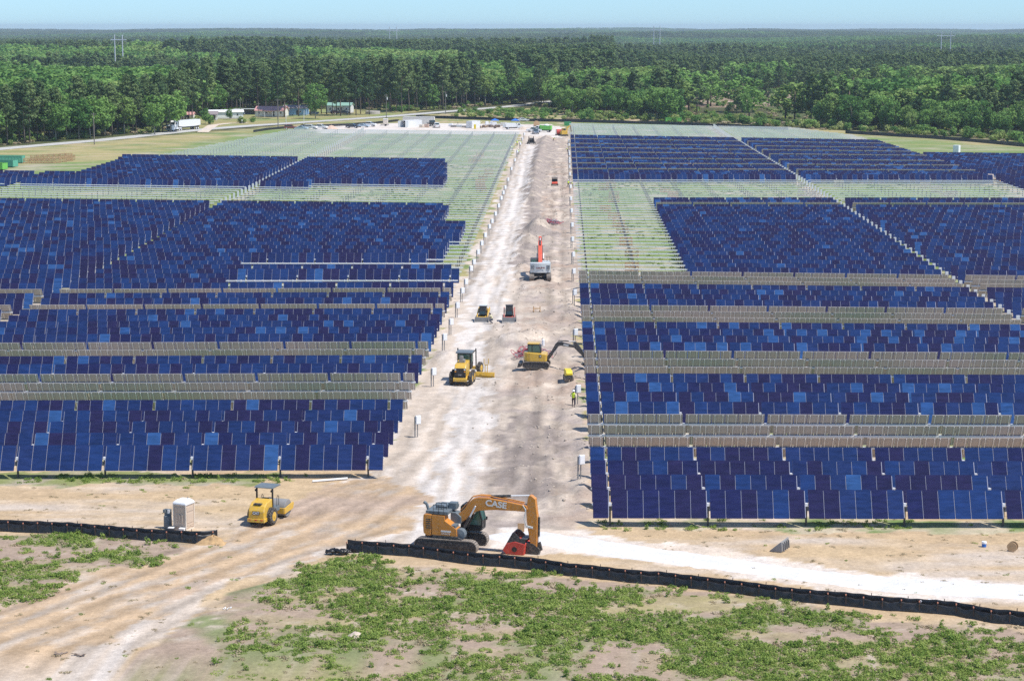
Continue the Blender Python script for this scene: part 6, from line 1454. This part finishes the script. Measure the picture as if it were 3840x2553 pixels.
X, Y = wedge(19000, 2250, 10500, .365); ii = np.where(fbm(X, Y, 500, 59, 2) < .6, g.integers(0, 3, len(X)), 3); hs = .5+.8*fbm(X, Y, 420, 60, 4)
scatter('distant_forest', FARP, np.stack([X, Y, gz_arr(X, Y)-.5], 1), ii, np.stack([np.full(len(X), 1.15), np.full(len(X), 1.15), hs], 1), g.uniform(0, 6.28, len(X)))
# undergrowth along the wood edge and in the clearing
X, Y = wedge(15000, 640, 1250); U_, V_ = proj_arr(X, Y, gz_arr(X, Y)); dist = np.hypot(X, Y); front = np.interp(U_, dl[:,0], dl[:,1])
clr = inpoly(U_, V_, [(2540,345),(2700,336),(3000,346),(3840,352),(4600,366),(4600,440),(3700,428),(3000,457),(2560,446)])
strip_ = (U_ > 1690) & (V_ < np.interp(U_, fx, fy)-6) & (V_ > np.where(U_ < 2080, 418, 380))
ok = (((dist > front-2) & (dist < front+32)) | (strip_ & (dist < front+10)) | (clr & (g.random(len(X)) < .3)))
seg = np.full(X.shape, 1e9)
for a, b in zip(RC, RC[1:]):
    dx, dy = b.x-a.x, b.y-a.y; t = np.clip(((X-a.x)*dx+(Y-a.y)*dy)/(dx*dx+dy*dy), 0, 1); seg = np.minimum(seg, np.hypot(X-a.x-t*dx, Y-a.y-t*dy))
ok &= seg > 6.5; X, Y = X[ok], Y[ok]
UG = [KIND['shrub'][0][0], KIND['shrub'][1][0], KIND['shrub'][2][0], cards('dry', [((gg.uniform(-1,1), gg.uniform(-1,1), .5), (.7,.7,.5)) for _ in range(6)], 40, .45, [M['dry']], 444)]
hs = g.uniform(.35, 1.2, len(X)); scatter('undergrowth', UG, np.stack([X, Y, gz_arr(X, Y)-.1], 1), g.choice(4, len(X), p=[.12,.50,.08,.30]), np.stack([hs*1.1, hs*1.1, hs], 1), g.uniform(0, 6.28, len(X)))
# weeds of the foreground and tufts on the site
def weed(seed, n, sp, hgt, size, m): return cards('weed', [((gg.uniform(-sp,sp), gg.uniform(-sp,sp), hgt*gg.uniform(.3,.8)), (sp*.55, sp*.55, hgt*.45)) for _ in range(5)], n, size, [M[m]], seed, .6)
WD = [weed(701,24,.24,.23,.075,'weed'), weed(702,24,.30,.16,.075,'weed'), weed(703,20,.14,.38,.075,'weed'), weed(704,22,.32,.09,.07,'weed'), weed(705,16,.3,.10,.08,'dry')]
def growth(name, n, y0, y1, x0, x1, dens, p, smin, smax):
    X = g.uniform(x0, x1, n); Y = g.uniform(y0, y1, n); U_, V_ = proj_arr(X, Y, gz_arr(X, Y)); k = g.random(n) < dens(X, Y, U_, V_); X, Y = X[k], Y[k]
    z = gz_arr(X, Y)+bump(X, Y)-.02; s = g.uniform(smin, smax, len(X)); sh = s*g.uniform(.7, 1.3, len(X))
    return scatter(name, WD, np.stack([X, Y, z], 1), g.choice(5, len(X), p=p), np.stack([s, s, sh], 1), g.uniform(0, 6.28, len(X)))
FLD = [[(-900,1990),(500,2012),(700,2042),(640,2090),(330,2160),(0,2290),(-900,2420)], [(1180,2085),(1700,2112),(2560,2195),(3200,2290),(4700,2420),(4700,3300),(600,3300),(760,2500),(850,2330),(1050,2180)]]
def dfield(X, Y, U_, V_):
    U2 = U_+(fbm(X, Y, 4, 41, 4)-.5)*260; V2 = V_+(fbm(X, Y, 4, 47, 4)-.5)*60
    inn = inpoly(U2, V2, FLD[0]) | inpoly(U2, V2, FLD[1]); pt = fbm(X, Y*1.5, 4.6, 81, 3)+.10*(fbm(X, Y, 1.1, 82, 2)-.5)+.09*((V_ > 2180) & (V_ < 2400) & (U_ > 1250) & (U_ < 2400))-.07*((V_ > 2400) & (U_ < 2400))+.07*((V_ > 2360) & (U_ > 2400))
    return np.where(inn, np.clip((pt-.475)*3.6, 0, .75)+.06, 0)
growth('weeds', 56000, 112, 152, -44, 46, dfield, [.20,.22,.10,.30,.18], .3, 1.45)
growth('dry_tufts', 6000, 112, 166, -46, 46, lambda X, Y, U_, V_: np.where((V_ > 1790) & ((U_ < 900) | (U_ > 2250)) | (inpoly(U_, V_, FLD[1]) | inpoly(U_, V_, FLD[0])), .2, 0), [.02,.03,.0,.15,.80], .3, .9)
growth('strip_weeds', 5200, 146, 167, -46, 46, lambda X, Y, U_, V_: np.where((V_ > 1768) & (V_ < 1812) & (U_ < 1150), .75*(fbm(X, Y, 2, 83) > .42), np.where((V_ > 1950) & (V_ < 1990) & (U_ > 2250), .6*(fbm(X, Y, 2, 84) > .54), 0)), [.25,.3,.15,.25,.05], .6, 1.4)
growth('rack_grass', 26000, 290, 560, -95, 105, lambda X, Y, U_, V_: .55*(fbm(X, Y, 9, 85) > .5)*((X < -17) | (X > 5))*((V_ < 1015)), [.2,.35,.05,.35,.05], .8, 1.8)
M['claygrey'] = mat('dry_clod', (.42,.355,.29), .95, var=.3)
def rocks(seed):
    b = MB(); r = random.Random(seed); pts = []
    for k in range(5):
        for i in range(6):
            a = 2*math.pi*i/6; q = math.sin(math.pi*(k+.5)/5)*r.uniform(.7,1.2); pts.append((math.cos(a)*q, math.sin(a)*q, -math.cos(math.pi*(k+.5)/5)*.7*r.uniform(.8,1.2)))
    b.add(pts, [(k*6+i, k*6+(i+1)%6, (k+1)*6+(i+1)%6, (k+1)*6+i) for k in range(4) for i in range(6)]+[tuple(range(5,-1,-1)), tuple(range(24,30))]); return b.mesh('clod', M['claygrey'])
WD2 = WD; WD = [rocks(k) for k in range(5)]
growth('soil_clods', 9000, 150, 560, -13, 2.5, lambda X, Y, U_, V_: np.clip((bump(X, Y)-.05)*2.2, .02, .6)*np.where(X > -9, 1, .12), [.2]*5, .04, .16)
WD = WD2
